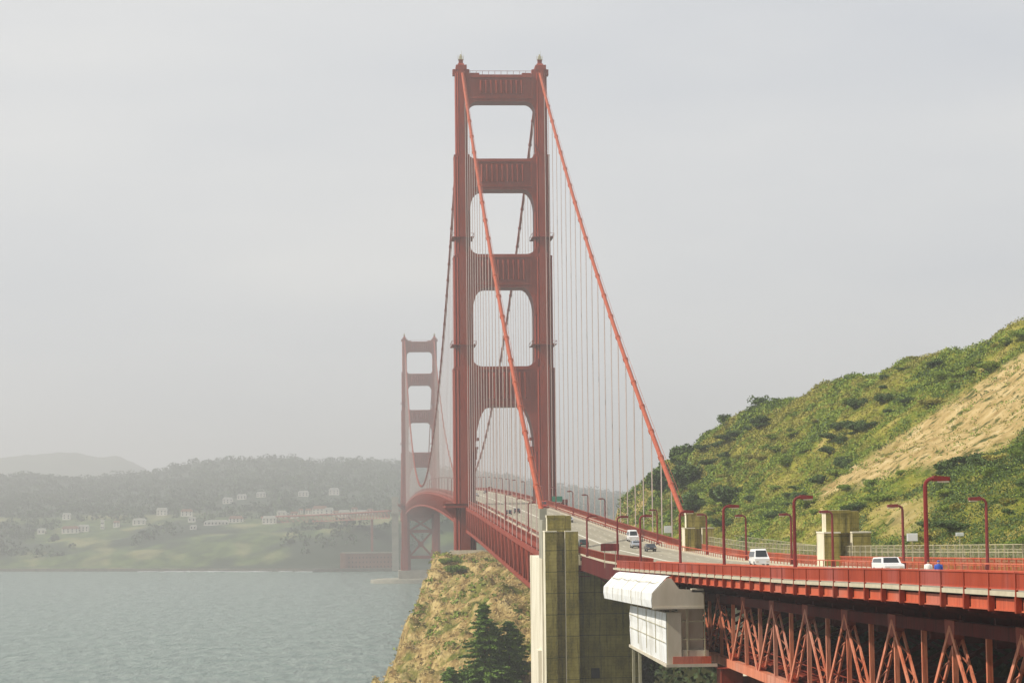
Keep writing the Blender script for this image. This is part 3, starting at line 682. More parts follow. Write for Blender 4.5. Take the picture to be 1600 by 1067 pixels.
# steel bent under the viaduct
for yb_ in (222, 120):
    b = MB()
    for x in (-11, 11):
        g0 = marin(x, yb_, False)-2
        b.box(x-1.1, x+1.1, yb_-1.5, yb_+1.5, vbot(yb_)-2.6, vbot(yb_)-.5); b.box(x-.8, x+.8, yb_-.9, yb_+.9, g0, vbot(yb_)-2.6)
        b.box(x-1.4, x+1.4, yb_-1.8, yb_+1.8, vbot(yb_)-.5, vbot(yb_)-.43)
    b.bar((-10.2, yb_, vbot(yb_)-2), (10.2, yb_, vbot(yb_)-2), .9, 1.2)
    b.bar((-10.2, yb_, 44), (10.2, yb_, vbot(yb_)-2.6), .6, .6)
    b.build('support_bent', 'paint', vd)
# concrete pier inside the wrapped section
b = MB(); b.box(-3.0, 3.0, 258, 266, 28, 61.8); b.box(3.0, 12, 260, 264, 28, 58)
tag(b.build('viaduct_pier', 'concrete'), 'shaded concrete pier behind the white wrapped scaffold under the viaduct', 'pier')

# ------------------------------------------------------------------ white wrapped scaffold
sc = thing('wrapped_scaffold', 'white tarpaulin-wrapped scaffold hanging under the walkway beside the concrete wall', 'scaffold', (-16, 245, 57))
def tz(y, base): return base+(deck(y)-deck(221))
def sheet(mb, prof, y0, y1, n=14, amp=.10, th=.06):   # profile in (x,z) swept along y with sagging cloth
    m = len(prof); V = []
    for o in (0, th):
        for j in range(n+1):
            y = y0+(y1-y0)*j/n; dz = deck(y)-deck(221)
            for i, (px_, pz_) in enumerate(prof):
                a = amp*(fbm(px_*2+j*.7, pz_*.6, i*3.1)*1.2-(.5 if j % 3 else -.3)) * (0 if i in (0, m-1) else 1)
                V.append((px_+a+o, y, pz_+dz*(1 if pz_ > 60 else .15)+a*.5-o*.2))
    F = []; k0 = (n+1)*m
    for s, k in ((0, 0), (1, k0)):
        for j in range(n):
            for i in range(m-1):
                q = (k+j*m+i, k+(j+1)*m+i, k+(j+1)*m+i+1, k+j*m+i+1); F.append(q if s else q[::-1])
    mb.add(V, F)
b = MB(); pr = [(-17.1, 65.62), (-17.45, 65.5), (-17.85, 65.08), (-18.25, 64.68), (-18.65, 64.28), (-19.0, 63.9), (-19.05, 63.2), (-19.0, 62.45)]
sheet(b, pr, 221, 266, 22, .05); b.build('canopy', 'tarp', sc, smooth=False)
b = MB()
for y in (229, 238, 247, 256):
    for p_, q_ in zip(pr[1:], pr[2:]): b.bar((p_[0]-.06, y+random.uniform(-.2, .2), tz(y, p_[1]+.05)), (q_[0]-.06, y+random.uniform(-.2, .2), tz(y, q_[1]+.05)), .035)
for a_ in range(221, 262, 4): b.bar((-18.25, a_, tz(a_, 64.93+.1*math.sin(a_))), (-18.25, a_+4, tz(a_+4, 64.93+.1*math.sin(a_+4))), .05)
for y in (229, 236.5, 244): b.bar((-17.62, y, 57.4), (-17.62, y, 61.9), .07)
for z in (58.9, 60.4): b.bar((-17.64, 221.5, z), (-17.64, 252, z-.1), .05)
b.build('tie_ropes', 'galv', sc)
b = MB(); sheet(b, [(-17.5, 61.9), (-17.55, 60.8), (-17.5, 59.6), (-17.55, 58.5), (-17.5, 56.8)], 221.5, 252, 16, .08); b.build('side_sheet', 'tarp', sc)
b = MB(); b.prism([(-17.4, 65.4), (-18.95, 63.9), (-18.95, 62.5), (-13.7, 62.5), (-13.7, 64.1), (-16.2, 64.3), (-17.0, 65.4)], 220.8, 220.95, 'y'); b.box(-14.9, -13.7, 220.8, 222, 63.95, 64.3)
b.box(-18.9, -13.7, 220.7, 221.2, 62.3, 62.5); b.build('end_panel', 'ply', sc)
b = MB(); b.box(-17.4, -16.0, 221.2, 221.4, 56.8, 61.9); b.build('end_board', 'ply', sc); b = MB(); b.box(-16.0, -14.9, 223.2, 223.4, 56.8, 62.3); b.build('end_board', 'concrete_pale', sc); b = MB(); b.box(-14.85, -13.4, 223.6, 223.8, 56.8, 62.3); b.build('end_board', 'ply', sc)
b = MB()
for y in (221.3, 227.5, 233.7, 240, 246, 252):
    for x in (-17.4, -15.4, -13.6): b.bar((x, y, 56.5), (x, y, 64.0 if x > -16 else 62), .12)
    for z in (57.4, 59.2, 61): b.bar((-17.4, y, z), (-13.6, y, z), .09)
for z in (57.4, 59.2, 61):
    for x in (-15.4, -13.6): b.bar((x, 221.3, z), (x, 252, z), .09)
for y in (246, 252): b.bar((-17.2, y, 46), (-17.2, y, 57), .3)
b.build('scaffold_poles', 'galv', sc)
b = MB(); b.box(-17.6, -12.4, 221, 253, 56.45, 56.75); b.box(-15.8, -13.2, 221.4, 226, 56.75, 58.1); b.build('platform', 'ply', sc)
b = MB(); b.box(-16.9, -13.0, 221.1, 221.3, 56.77, 57.5); b.build('toe_board', 'paint_worn', sc)

# ------------------------------------------------------------------ street lamps
def make_lamp():
    t = thing('street_lamp', 'x', 'street lamp')
    b = MB(); b.box(-.22, .22, -.22, .22, 0, .7); pts = [(0, 0, .7), (0, 0, 6.35)]+[(.5-.5*math.cos(u), 0, 6.35+.5*math.sin(u)) for u in np.linspace(.2, math.pi/2, 7)]+[(.8, 0, 6.85)]
    b.tube(pts, [.17, .14]+[.125]*8, 8); b.build('pole', 'lamp', t, smooth=False)
    b = MB(); b.prism([(.55, 6.68), (1.65, 6.72), (1.65, 6.98), (.55, 7.06)], -.22, .22, 'y'); h = b.build('lamp_head', 'lamp', t)
    b = MB(); b.box(.85, 1.6, -.17, .17, 6.60, 6.69); b.build('lens', 'lens', h)
    return t
lamp0 = make_lamp(); first = [True]
def put_lamp(x, y, face, label, group=None, s=1):
    loc = (x, y, deck(y)); rz = 0 if face > 0 else math.pi
    if first[0]:
        first[0] = False; lamp0.location = loc; lamp0.rotation_euler = (0, 0, rz); lamp0['label'] = label
        if group: lamp0['group'] = group
        return lamp0
    r = dup(lamp0, loc, rz, label)
    if group: r['group'] = group
    elif 'group' in r: del r['group']
    return r
near = [(143.7, 'tallest red street lamp, behind the mauve rail panels on the right, arm pointing right'), (189, 'second tallest red street lamp, its arm crossing the foot of the sandy slope'), (227.3, 'red street lamp just left of the white van, arm pointing right'),
        (259.7, 'red street lamp standing right where the right main cable ends'), (298.2, 'red street lamp just left of the small dark car, arm pointing right'), (326, 'red street lamp left of the silver cars, behind the blank red sign'), (372, 'pale red street lamp just right of the tall concrete pylon')]
G1 = 'street lamps along the road'
for y, l in near: put_lamp(-10.5, y, 1, l, G1)
fars = [(203, 'red street lamp near the right edge, arm pointing left'), (235.5, 'red street lamp with a small white sign on its pole, arm pointing left'), (272, 'red street lamp in front of the dark stepped pylon, arm pointing left'), (299, 'thin red street lamp half hidden behind the second tallest lamp'),
        (335.4, 'red street lamp directly behind the white van, arm pointing left'), (375, 'red street lamp beside the shaded pylon at the right cable foot, arm pointing left'), (440, 'tall red lamp by the west railing in front of the dark trees')]
for y, l in fars: put_lamp(10.5, y, -1, l, G1)
G2 = 'small street lamps far along the bridge deck'
for k in range(3): put_lamp(10.5, [538, 580, 623][k], -1, ['street lamp against the suspenders, nearest the green slope', 'middle one of three street lamps silhouetted against the suspenders', 'farthest of three street lamps silhouetted against the suspenders'][k], G1)
for y in [470, 510, 550, 595, 640, 690]: put_lamp(-10.5, y, 1, 'small street lamp on the left side of the bridge deck between pylon and near tower', G2)
for y in np.arange(680, 1380, 45.7):
    if abs(y-Y1) > 12: put_lamp(10.5, y, -1, 'tiny street lamp on the right side of the deck seen through the near tower', G2+' right')
for y in np.arange(805, 1380, 45.7): put_lamp(-10.5, y, 1, 'tiny street lamp on the left side of the deck beyond the near tower', G2+' left')

# signs and small street furniture
def sign(label, x, y, z0, w, h, zb, m, cat='sign'):
    t = thing('sign', label, cat, (x, y, zb)); b = MB(); b.box(x-w/2, x+w/2, y-.05, y+.05, z0, z0+h); b.box(x-w/2-.05, x+w/2+.05, y+.05, y+.09, z0-.05, z0+h+.05); b.build('panel', m, t)
    b = MB(); n = 2 if w > 1.5 else 1
    for k in range(n):
        xx = x+(0 if n == 1 else (-w*.3+w*.6*k)); b.bar((xx, y+.12, zb), (xx, y+.12, z0+h*.9), .09)
    b.build('post', 'galv', t); return t
sign('blank dark red board on posts beside the walkway', -11.2, 330, 65.8, 2.7, 1.0, 63.2, 'lamp')
sign('small white sign hanging on a red lamp pole at the right', 11.4, 235, 68.6, 1.1, .75, 65.6, 'sign_white')
sign('small green road sign on the west rail by the near tower', 12.6, 700, 73.4, 3.2, 1.6, 71.4, 'sign_green')
sign('tiny white sign on the slope edge right of the tallest lamp', 24, 262, 68.6, .9, .35, 65.5, 'sign_white')
sign('pale square sign at the roadside in front of the dark trees', 14.3, 452, 66.6, 1.5, 1.4, 64.4, 'sign_white')
kb = thing('control_box', 'small cream cabinet beside the tall concrete pylon', 'cabinet', (-9.85, 389, 62)); b = MB(); b.box(-10.3, -9.4, 388.5, 389.5, 62.0, 63.7); b.box(-10.4, -9.3, 388.4, 389.6, 63.7, 63.8); b.build('cabinet', 'galv', kb); b = MB(); b.box(-10.1, -9.6, 388.42, 388.49, 62.8, 63.3); b.build('vent', 'dark', kb)

# pale fences west of the road
def fence(label, x, y0, y1, h, step, m='galv', base=None, wires=6, rails=(.1, 1.)):
    base = base or (lambda y: deck(y)-.6)
    t = thing('fence', label, 'fence', (x, y0, base(y0))); b = MB(); p = MB()
    y = y0
    while y < y1-.1:
        c = min(y1, y+step); p = MB(); p.bar((x, y, base(y)), (x, y, base(y)+h), .11); p.build('post', m, t)
        for r in rails: b.bar((x, y, base(y)+h*r), (x, c, base(c)+h*r), .07)
        for k in range(1, wires): u = k/wires; yy = y+(c-y)*u; b.bar((x, yy, base(yy)+.1), (x, yy, base(yy)+h), .022)
        y = c
    b.build('wire_panel', m, t); return t
fence('pale wire fence along the far side of the road', 14.2, 150, 420, 2.5, 3.0, base=lambda y: deck(y)+.05, wires=8, rails=(.35, .7, 1.))
fence('weathered wire fence at the foot of the hill behind the road', 24.5, 215, 430, 2.6, 3.6, wires=8, rails=(.5, 1.))
b = MB(); strip(b, 13.4, 13.7, .55, 1.2, list(np.arange(250, 426, 8))); strip(b, 16.3, 16.6, -.1, .8, list(np.arange(180, 300, 8)))
tag(b.build('parapet', 'concrete_pale'), 'low pale concrete parapet along the far edge of the road', 'parapet')

# ------------------------------------------------------------------ vehicles
def make_vehicle(kind, m):
    nm = {'car': 'parked_car', 'van': 'van', 'pickup': 'pickup_truck'}[kind].replace('parked_', '')
    t = thing(nm, 'x', {'pickup': 'pickup truck'}.get(kind, kind))
    if kind == 'car':
        L_, W, side = 4.5, .88, [(-2.25, .35), (-2.25, .78), (-2.1, .92), (-1.35, 1.0), (-.85, 1.42), (.75, 1.44), (1.45, 1.0), (2.15, .9), (2.25, .7), (2.25, .35)]; wx = 1.35; gl = [(-1.2, 1.0), (-.78, 1.36), (.68, 1.38), (1.22, 1.0)]
    elif kind == 'van':
        L_, W, side = 5.2, 1.0, [(-2.6, .4), (-2.6, 2.2), (-2.4, 2.35), (1.1, 2.4), (1.5, 2.25), (2.0, 1.3), (2.6, 1.1), (2.6, .4)]; wx = 1.65; gl = [(-2.45, 1.35), (-2.4, 2.0), (1.2, 2.05), (1.7, 1.35)]
    else:
        L_, W, side = 5.5, .98, [(-2.75, .5), (-2.75, 1.2), (-2.7, 1.85), (.0, 1.9), (.95, 1.88), (1.45, 1.2), (2.65, 1.08), (2.75, .9), (2.75, .5)]; wx = 1.75; gl = [(-2.4, 1.3), (-2.35, 1.7), (.85, 1.76), (1.25, 1.3)]
    # the body tapers inward above the waist
    b = MB(); n = len(side); zw = 1.0 if kind == 'car' else 1.3; V = []
    for s in (-1, 1):
        for y, z in side: V.append((s*(W-.05 if z < .5 else W-max(0, z-zw)*.28), y, z))
    b.add(V, [tuple(range(n)), tuple(range(2*n-1, n-1, -1))]+[(i, i+n, (i+1) % n+n, (i+1) % n) for i in range(n)]); body = b.build('body', m, t, recalc=True)
    b = MB()
    for s in (-1, 1):
        q = [(s*(W-max(0, z-zw)*.28+.012), y, z) for y, z in gl]; q2 = [(p[0]-s*.03, p[1], p[2]) for p in q]; b.add(q+q2, [(0, 1, 2, 3), (7, 6, 5, 4)])
    y0, z0 = gl[0]; y1, z1 = gl[1]; ww = W-.2
    bk = side[0][0]
    if kind == 'car': b.add([(-ww, -1.30, 1.06), (ww, -1.30, 1.06), (ww-.1, -.93, 1.39), (-ww+.1, -.93, 1.39)], [(0, 1, 2, 3)]); b.add([(-ww, 1.38, 1.07), (ww, 1.38, 1.07), (ww-.1, .86, 1.38), (-ww+.1, .86, 1.38)], [(0, 1, 2, 3)])
    elif kind == 'van': b.add([(-ww, -2.615, 1.35), (ww, -2.615, 1.35), (ww-.1, -2.615, 2.05), (-ww+.1, -2.615, 2.05)], [(0, 1, 2, 3)]); b.add([(-ww, 2.02, 1.34), (ww, 2.02, 1.34), (ww-.1, 1.54, 2.2), (-ww+.1, 1.54, 2.2)], [(0, 1, 2, 3)])
    else: b.add([(-ww, -2.765, 1.3), (ww, -2.765, 1.3), (ww-.1, -2.73, 1.75), (-ww+.1, -2.73, 1.75)], [(0, 1, 2, 3)]); b.add([(-ww, 1.42, 1.26), (ww, 1.42, 1.26), (ww-.1, 1.0, 1.83), (-ww+.1, 1.0, 1.83)], [(0, 1, 2, 3)])
    b.build('window', 'glass', t)
    r = .33 if kind == 'car' else .38
    for s in (-1, 1):
        for yy in (-wx, wx):
            b = MB(); b.tube([(s*(W-.24), yy, r), (s*(W+.015), yy, r)], r, 14); wh = b.build('wheel', 'tyre', t)
            b = MB(); b.tube([(s*(W+.016), yy, r), (s*(W+.03), yy, r)], r*.55, 10); b.build('rim', 'silver', wh)
    for s in (-1, 1):
        b = MB(); b.box(s*W*.72-.16, s*W*.72+.16, bk-.03, bk+.02, .72, .88); b.build('tail_light', 'redcar', t)
        b = MB(); b.box(s*W*.68-.18, s*W*.68+.18, -bk-.02, -bk+.03, .62, .76); b.build('headlight', 'lens', t)
    b = MB(); b.box(-W+.06, W-.06, bk-.06, bk+.02, .38, .6); b.build('bumper', 'tyre' if kind != 'van' else m, t); b = MB(); b.box(-W+.06, W-.06, -bk-.02, -bk+.06, .38, .58); b.build('bumper', 'tyre' if kind != 'van' else m, t)
    return t
def put_vehicle(kind, m, x, y, rz, label):
    t = make_vehicle(kind, m); t.location = (x, y, deck(y)-.18); t.rotation_euler = (math.atan((deck(y+1)-deck(y-1))/2)*(1 if abs(rz) < 1 else -1), 0, rz); t['label'] = label; return t
PI = math.pi
put_vehicle('car', 'greencar', -4.8, 437, 0, 'dark green car just right of the tall concrete pylon')
put_vehicle('van', 'white', 7.6, 458, PI, 'white van in front of the silver car on the far carriageway')
put_vehicle('car', 'silver', 4.6, 428, PI, 'silver car directly behind the dark car, beside the white van')
put_vehicle('car', 'darkcar', 4.4, 404, PI, 'small dark car right of the middle street lamp')
put_vehicle('car', 'silver', 5.0, 575, PI, 'silver car near the top of the pylon, heading toward the camera')
put_vehicle('car', 'darkcar', -6.8, 640, 0, 'small dark car left of its twin on the far stretch of road below the cable')
put_vehicle('car', 'darkcar', -4.7, 655, 0, 'small dark car right of its twin on the far stretch of road below the cable').location.x = -3.4
put_vehicle('van', 'redcar', 8.2, 700, PI, 'red van by the near tower beside the green sign')
put_vehicle('pickup', 'white', 3.4, 213, PI, 'white pickup with canopy behind the rail at the right').scale = (1, 1, .86)
put_vehicle('van', 'white', 5.6, 297, PI, 'white rounded van behind the orange railing, left of the second tallest lamp')
put_vehicle('car', 'silver', -3.4, 905, 0, 'pale car beyond the near tower, seen through the portal')
put_vehicle('car', 'darkcar', 4.5, 980, PI, 'dark car far beyond the near tower, seen through the portal')

# ------------------------------------------------------------------ people on the near walkway
def person(label, x, y, rz, top, legm, hairm, h=1.75, lean=0):
    t = bpy.data.objects.new('person', None)
    import bmesh
    me = bpy.data.meshes.new('person'); bm = bmesh.new(); sk = bm.verts.layers.skin.verify()
    J = dict(pel=(0, 0, .95, .15), sp=(0, .02, 1.15, .145), ch=(0, .03, 1.36, .16), nk=(0, .03, 1.50, .065), hd=(0, .05, 1.60, .095), tp=(0, .045, 1.70, .08))
    for s, n in ((-1, 'l'), (1, 'r')):
        J.update({'sh'+n: (s*.19, .03, 1.42, .07), 'el'+n: (s*.25, -.02, 1.14, .05), 'wr'+n: (s*.24, .1, .90, .035), 'ha'+n: (s*.24, .13, .82, .03), 'hp'+n: (s*.10, 0, .90, .10), 'kn'+n: (s*.11, .05*s, .50, .065), 'an'+n: (s*.11, -.02+.08*s, .09, .045), 'to'+n: (s*.12, .14+.08*s, .03, .035)})
        for k in range(4): J['f%d%s' % (k, n)] = (s*(.225+.012*k), .14+.012*k, .74+.008*abs(k-1.5), .009)
        J['th'+n] = (s*.21, .17, .80, .01)
    vs = {}
    for k, (a, b_, c, r) in J.items(): v = bm.verts.new((a, b_, c)); v[sk].radius = (r, r*.85); vs[k] = v
    vs['pel'][sk].use_root = True
    E = [('pel', 'sp'), ('sp', 'ch'), ('ch', 'nk'), ('nk', 'hd'), ('hd', 'tp')]
    for n in 'lr':
        E += [('ch', 'sh'+n), ('sh'+n, 'el'+n), ('el'+n, 'wr'+n), ('wr'+n, 'ha'+n), ('pel', 'hp'+n), ('hp'+n, 'kn'+n), ('kn'+n, 'an'+n), ('an'+n, 'to'+n), ('ha'+n, 'th'+n)]+[('ha'+n, 'f%d%s' % (k, n)) for k in range(4)]
    for a, c in E: bm.edges.new((vs[a], vs[c]))
    bm.to_mesh(me); bm.free(); me.materials.append(M['skin'])
    o = bpy.data.objects.new('person', me); col.objects.link(o); md = o.modifiers.new('skin', 'SKIN'); md.use_smooth_shade = True; o.modifiers.new('sub', 'SUBSURF').render_levels = 2
    o.location = (x, y, deck(y)); o.rotation_euler = (0, 0, rz); o.scale = (h/1.78,)*3; tag(o, label, 'person')
    def part(name, rings, m):
        b = MB(); n = 14
        for (cx, cy, cz, ra, rb) in rings: b.v += [(cx+ra*math.cos(2*PI*k/n), cy+rb*math.sin(2*PI*k/n), cz) for k in range(n)]
        for i in range(len(rings)-1):
            for k in range(n): b.f.append((i*n+k, i*n+(k+1) % n, (i+1)*n+(k+1) % n, (i+1)*n+k))
        b.f.append(tuple(range(n))[::-1]); b.f.append(tuple((len(rings)-1)*n+k for k in range(n)))
        me_o = b.build(name, m, smooth=True); me_o.parent = o; return me_o
    part('jacket', [(0, 0, .86, .19, .155), (0, .02, 1.1, .19, .165), (0, .03, 1.33, .235, .175), (0, .03, 1.44, .22, .14), (0, .03, 1.50, .09, .09)], top)
    for s in (-1, 1):
        b = MB(); b.tube([(s*.2, .03, 1.43), (s*.25, -.02, 1.14), (s*.24, .09, .92)], [.09, .07, .055], 10); q = b.build('sleeve', top, smooth=True); q.parent = o
        b = MB(); b.tube([(s*.1, 0, .92), (s*.11, .05*s, .5), (s*.11, -.02+.08*s, .1)], [.12, .085, .065], 10); q = b.build('trouser_leg', legm, smooth=True); q.parent = o
        b = MB(); b.tube([(s*.11, -.08+.08*s, .05), (s*.12, .17+.08*s, .04)], .052, 8); q = b.build('shoe', 'tyre', smooth=True); q.parent = o
    part('hair' if hairm != 'blue' else 'hood', [(0, .0, 1.56, .07, .06), (0, .01, 1.63, .105, .10), (0, .03, 1.70, .10, .105), (0, .04, 1.76, .06, .065)], hairm)
    b = MB(); b.tube([(0, .125, 1.60), (0, .155, 1.585)], .014, 6); q = b.build('nose', 'skin', smooth=True); q.parent = o
    return o
person('person in a blue hooded jacket on the near walkway', -12.4, 133.5, PI*.9, 'blue', 'jeans', 'blue', 1.5)
person('person with dark hair in a white top on the near walkway', -12.5, 135.6, PI*.9, 'shirt', 'jeans', 'hair', 1.5)

# ------------------------------------------------------------------ vegetation
def blob_pts(n, r, squash=.7, lobes=6, seed=0):
    g = np.random.default_rng(seed); C = g.normal(size=(lobes, 3))*[r*.42, r*.42, r*.18]; C[:, 2] = np.abs(C[:, 2])*1.2+r*.3; rad = r*(.35+.3*g.random(lobes))
    k = g.integers(0, lobes, n); d = g.normal(size=(n, 3)); d /= np.linalg.norm(d, axis=1)[:, None]; d *= (g.random(n)**.35)[:, None]
    P = C[k]+d*rad[k][:, None]*[1, 1, squash]; P[:, 2] = np.maximum(P[:, 2], .05); return P
shr = []
for i, (m, r) in enumerate((('leaf_mid', 3.0), ('leaf_dark', 2.6), ('leaf_dry', 2.4), ('leaf_mid', 2.2))):
    t = thing('shrub', 'x', 'shrub', (0, 0, 0))
    quads('foliage', leaf_quads(blob_pts(4200, r, .7, 9+i, 20+i), .14), m, t)
    b = MB()
    for k in range(5): b.tube([(0, 0, -.4), (math.cos(k*1.3)*r*.25, math.sin(k*1.3)*r*.25, r*.35), (math.cos(k*1.3)*r*.5, math.sin(k*1.3)*r*.5, r*.6)], [.12, .07, .03], 5)
    b.build('stems', 'bark', t); shr.append(t)
used = set()
LBL = [('bright green rounded shrub on the green hillside', 'bright green hillside shrubs'), ('dark green bushy shrub on the hillside', 'dark green hillside shrubs'), ('olive, dry-looking shrub on the hillside', 'olive hillside shrubs'), ('bright green rounded shrub on the green hillside', 'bright green hillside shrubs')]
def put_shrub(i, x, y, s, label=None, group=None, sink=.3):
    z = marin(x, y)-sink*s; rz = random.random()*6.28; l, g = LBL[i]
    if i in used: o = dup(shr[i], (x, y, z), rz)
    else: used.add(i); o = shr[i]; o.location = (x, y, z); o.rotation_euler = (0, 0, rz)
    o.scale = (s*random.uniform(.8, 1.5), s*random.uniform(.8, 1.3), s*random.uniform(.5, .85)); o['label'] = label or l
    if label: 
        if 'group' in o: del o['group']
    else: o['group'] = g
    return o
#SHRUBS
cnt = 0; r2 = random.Random(3)
while cnt < 190:
    y = r2.uniform(225, 618); xr = ip(RIDGE, y, 1); x = r2.uniform(26, xr+2)
    if x > 22 and (x+47.4)/y > .33: continue
    if sandf(x, y, 0) > .2 or x > xr-7 or (y > 575 and x < 32): continue
    n = fbm(x*.03, y*.03, 21)
    i = 1 if n > .15 else (0 if n > -.15 else (3 if r2.random() < .5 else 2))
    if y < 330 and r2.random() < .4: i = 1
    put_shrub(i, x, y, r2.uniform(.35, .85)*(1.25 if n > .2 else 1)); cnt += 1
# ground scrub: countless small tufts
def tufts(name, n, region, m, size, h, per=9):
    P = []; g = random.Random(hash(name) % 1000 if False else len(name)*7+n)
    while len(P) < n:
        q = region(g)
        if q: P.append(q)
    P = np.array(P); C = np.repeat(P, per, axis=0)+rng.normal(size=(n*per, 3))*[h*1.1, h*1.1, h*.45]+[0, 0, h*.5]
    return tag(quads(name, leaf_quads(C, size*np.clip(np.repeat(P[:, 1], per)/420, .55, 1.3)), m), kind='stuff')
def hillreg(th, lo=True):
    def f(g):
        y = g.uniform(225, 622); x = g.uniform(22.5, ip(RIDGE, y, 1)+1)
        if (x+47.4)/y > .32: return None
        n = fbm(x*.05, y*.05, 33)+.5*fbm(x*.2, y*.2, 3)
        if (n > th) != lo: return None
        if sandf(x, y, 0) > .5 and g.random() > .17: return None
        return (x, y, marin(x, y))
    return f
tufts('scrub', 14000, hillreg(.05), 'leaf_mid', .15, .42)
tufts('dark_scrub', 2600, hillreg(.4), 'leaf_dark', .17, .5)
tufts('olive_scrub', 14000, hillreg(.1, False), 'leaf_dry', .13, .3)
def lowreg(g):
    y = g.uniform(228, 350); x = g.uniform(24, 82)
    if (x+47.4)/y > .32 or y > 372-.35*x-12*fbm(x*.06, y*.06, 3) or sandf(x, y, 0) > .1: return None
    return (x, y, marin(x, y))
tufts('shady_scrub', 5000, lowreg, 'leaf_dark', .16, .5)  # extra dark-leaved tufts low on the right slope
def cliffreg(th):
    def f(g):
        y = g.uniform(432, 700); x = g.uniform(ip(SPINE, y, 1)-6, 6)
        n = fbm(x*.07, y*.05, 51)
        return (x, y, marin(x, y)) if n > th else None
    return f
tufts('cliff_grass', 6000, cliffreg(-.5), 'leaf_tan', .13, .25)
tufts('cliff_scrub', 1600, cliffreg(.22), 'leaf_mid', .22, .45)
def underreg(g):
    y = g.uniform(100, 425); x = g.uniform(-45, 14); return (x, y, marin(x, y))
M['shade_leaf'] = mat('shade_leaf', (.015, .035, .006), (.05, .08, .012), .5, .8)  # scrub leaves darkened, the shade under the viaduct is in their colour
tufts('canyon_scrub', 5000, underreg, 'shade_leaf', .45, 1.0)

def conifer(label, x, y, H, Rr, seed, m='needle', group=None):
    g = np.random.default_rng(seed); z0 = marin(x, y)-.5; t = thing('conifer_tree', label, 'tree', (x, y, z0), group=group)
    b = MB(); b.tube([(x, y, z0), (x+.1, y, z0+H*.5), (x-.1, y, z0+H*.97)], [.32, .2, .04], 8)
    C = []
    nb = int(H*7)
    for k in range(nb):
        h = .06+.92*(k+g.random())/nb; L_ = Rr*(1-h)**.6*(.6+.6*g.random())+.15; a = g.random()*6.283
        tip = np.array([math.cos(a)*L_, math.sin(a)*L_, H*h-L_*.12])
        if k % 2 == 0: b.tube([(x, y, z0+H*h), (x+tip[0]*.9, y+tip[1]*.9, z0+tip[2])], [.06, .015], 4)
        n = int(40+L_*34); u = g.random(n)**.7
        C.append(np.array([0, 0, H*h])+(tip-[0, 0, H*h])*u[:, None]+g.normal(size=(n, 3))*[.28, .28, .10]*(1.2-u*.5)[:, None])
    b.build('trunk', 'bark', t)
    C = np.concatenate(C); quads('crown', leaf_quads(C, .22, .55), m, t); return t
conifer('tall dark conifer on the cliff left of the white-sided pylon', -24.6, 441, 19.5, 6.6, 1)
conifer('shorter dark conifer between the tall conifer and the pylon', -19.6, 443, 15.5, 5.4, 2)
conifer('low dark conifer at the bottom edge of the tan cliff', -31.5, 442, 7.5, 5.0, 3)
conifer('slim conifer squeezed between the tall conifer and its shorter neighbour', -22.3, 446, 13.5, 4.0, 9)
conifer('small conifer close against the white side of the pylon', -17.0, 452, 11.5, 3.4, 5, 'leaf_mid')
for k, (x, y, s, l) in enumerate(((-22, 640, 1.5, 'wide green shrub patch near the top of the tan cliff'), (-17.5, 468, .9, 'green shrub beside the pylon, upper right of the conifers'), (-16, 455, .8, 'green shrub low against the white side of the pylon'), (-15.4, 480, .8, 'small green shrub under the truss bottom chord'), (-24.5, 660, .8, 'small green shrub near the cliff top, left of the wide patch'), (-35, 478, .9, 'dark shrub at the lower left corner of the cliff'))):
    put_shrub(0 if k != 5 else 1, x, y, s, l)
for k, (x, y, sc_, l) in enumerate(((-18.6, 462, 1.0, 'bright green bush between the conifers and the pylon'), (-21, 450, .9, 'green bush at the foot of the shorter conifer'), (-28, 447, .8, 'green bush between the tall conifer and the low one'), (-20.5, 500, .8, 'yellow-green bush on the slope above the conifers'))): put_shrub((0, 3, 1, 2)[k], x, y, sc_, l)
# dark trees where the hillside meets the bridge
def broadleaf(label, x, y, H, Rr, seed, m, group=None, zf=marin, n=2600, ls=.3):
    z0 = zf(x, y)-.4; t = thing('tree', label, 'tree', (x, y, z0), group=group)
    g = np.random.default_rng(seed); b = MB(); b.tube([(x, y, z0), (x+.2, y, z0+H*.35), (x, y, z0+H*.7)], [.05*H*.5, .035*H*.5, .03], 7)
    for k in range(6): a = g.random()*6.28; b.tube([(x, y, z0+H*(.3+.06*k)), (x+math.cos(a)*Rr*.6, y+math.sin(a)*Rr*.6, z0+H*(.55+.05*k))], [.09, .02], 5)
    b.build('trunk', 'bark', t)
    P = blob_pts(n, Rr, 1.0, 11, seed)*[1, 1, H/(Rr*1.45)*.8]+[0, 0, H*.22]; quads('crown', leaf_quads(P, ls), m, t); return t
for k, (x, y, H, Rr, l) in enumerate(((27.5, 560, 11, 4.2, 'dark tree at the left end of the green hill, nearest the suspenders'), (31, 540, 9, 4.0, 'dark tree directly behind the lower end of the right main cable'), (34, 570, 8, 3.6, 'dark tree on the hill shoulder above its neighbours'), (26.5, 500, 7, 3.2, 'low dark tree beside the shaded pylon'), (30, 470, 6, 3.4, 'round dark tree right of the shaded pylon'))):
    broadleaf(l, x, y, H, Rr, 40+k, 'leaf_dark')
broadleaf('dark lone tree on the skyline, lower of the pair', 44.5, 561, 4.0, 2.0, 60, 'leaf_dark', n=900, ls=.2)
broadleaf('dark lone tree on the skyline, upper of the pair', 50.5, 541, 4.4, 2.2, 61, 'leaf_dark', n=900, ls=.2)

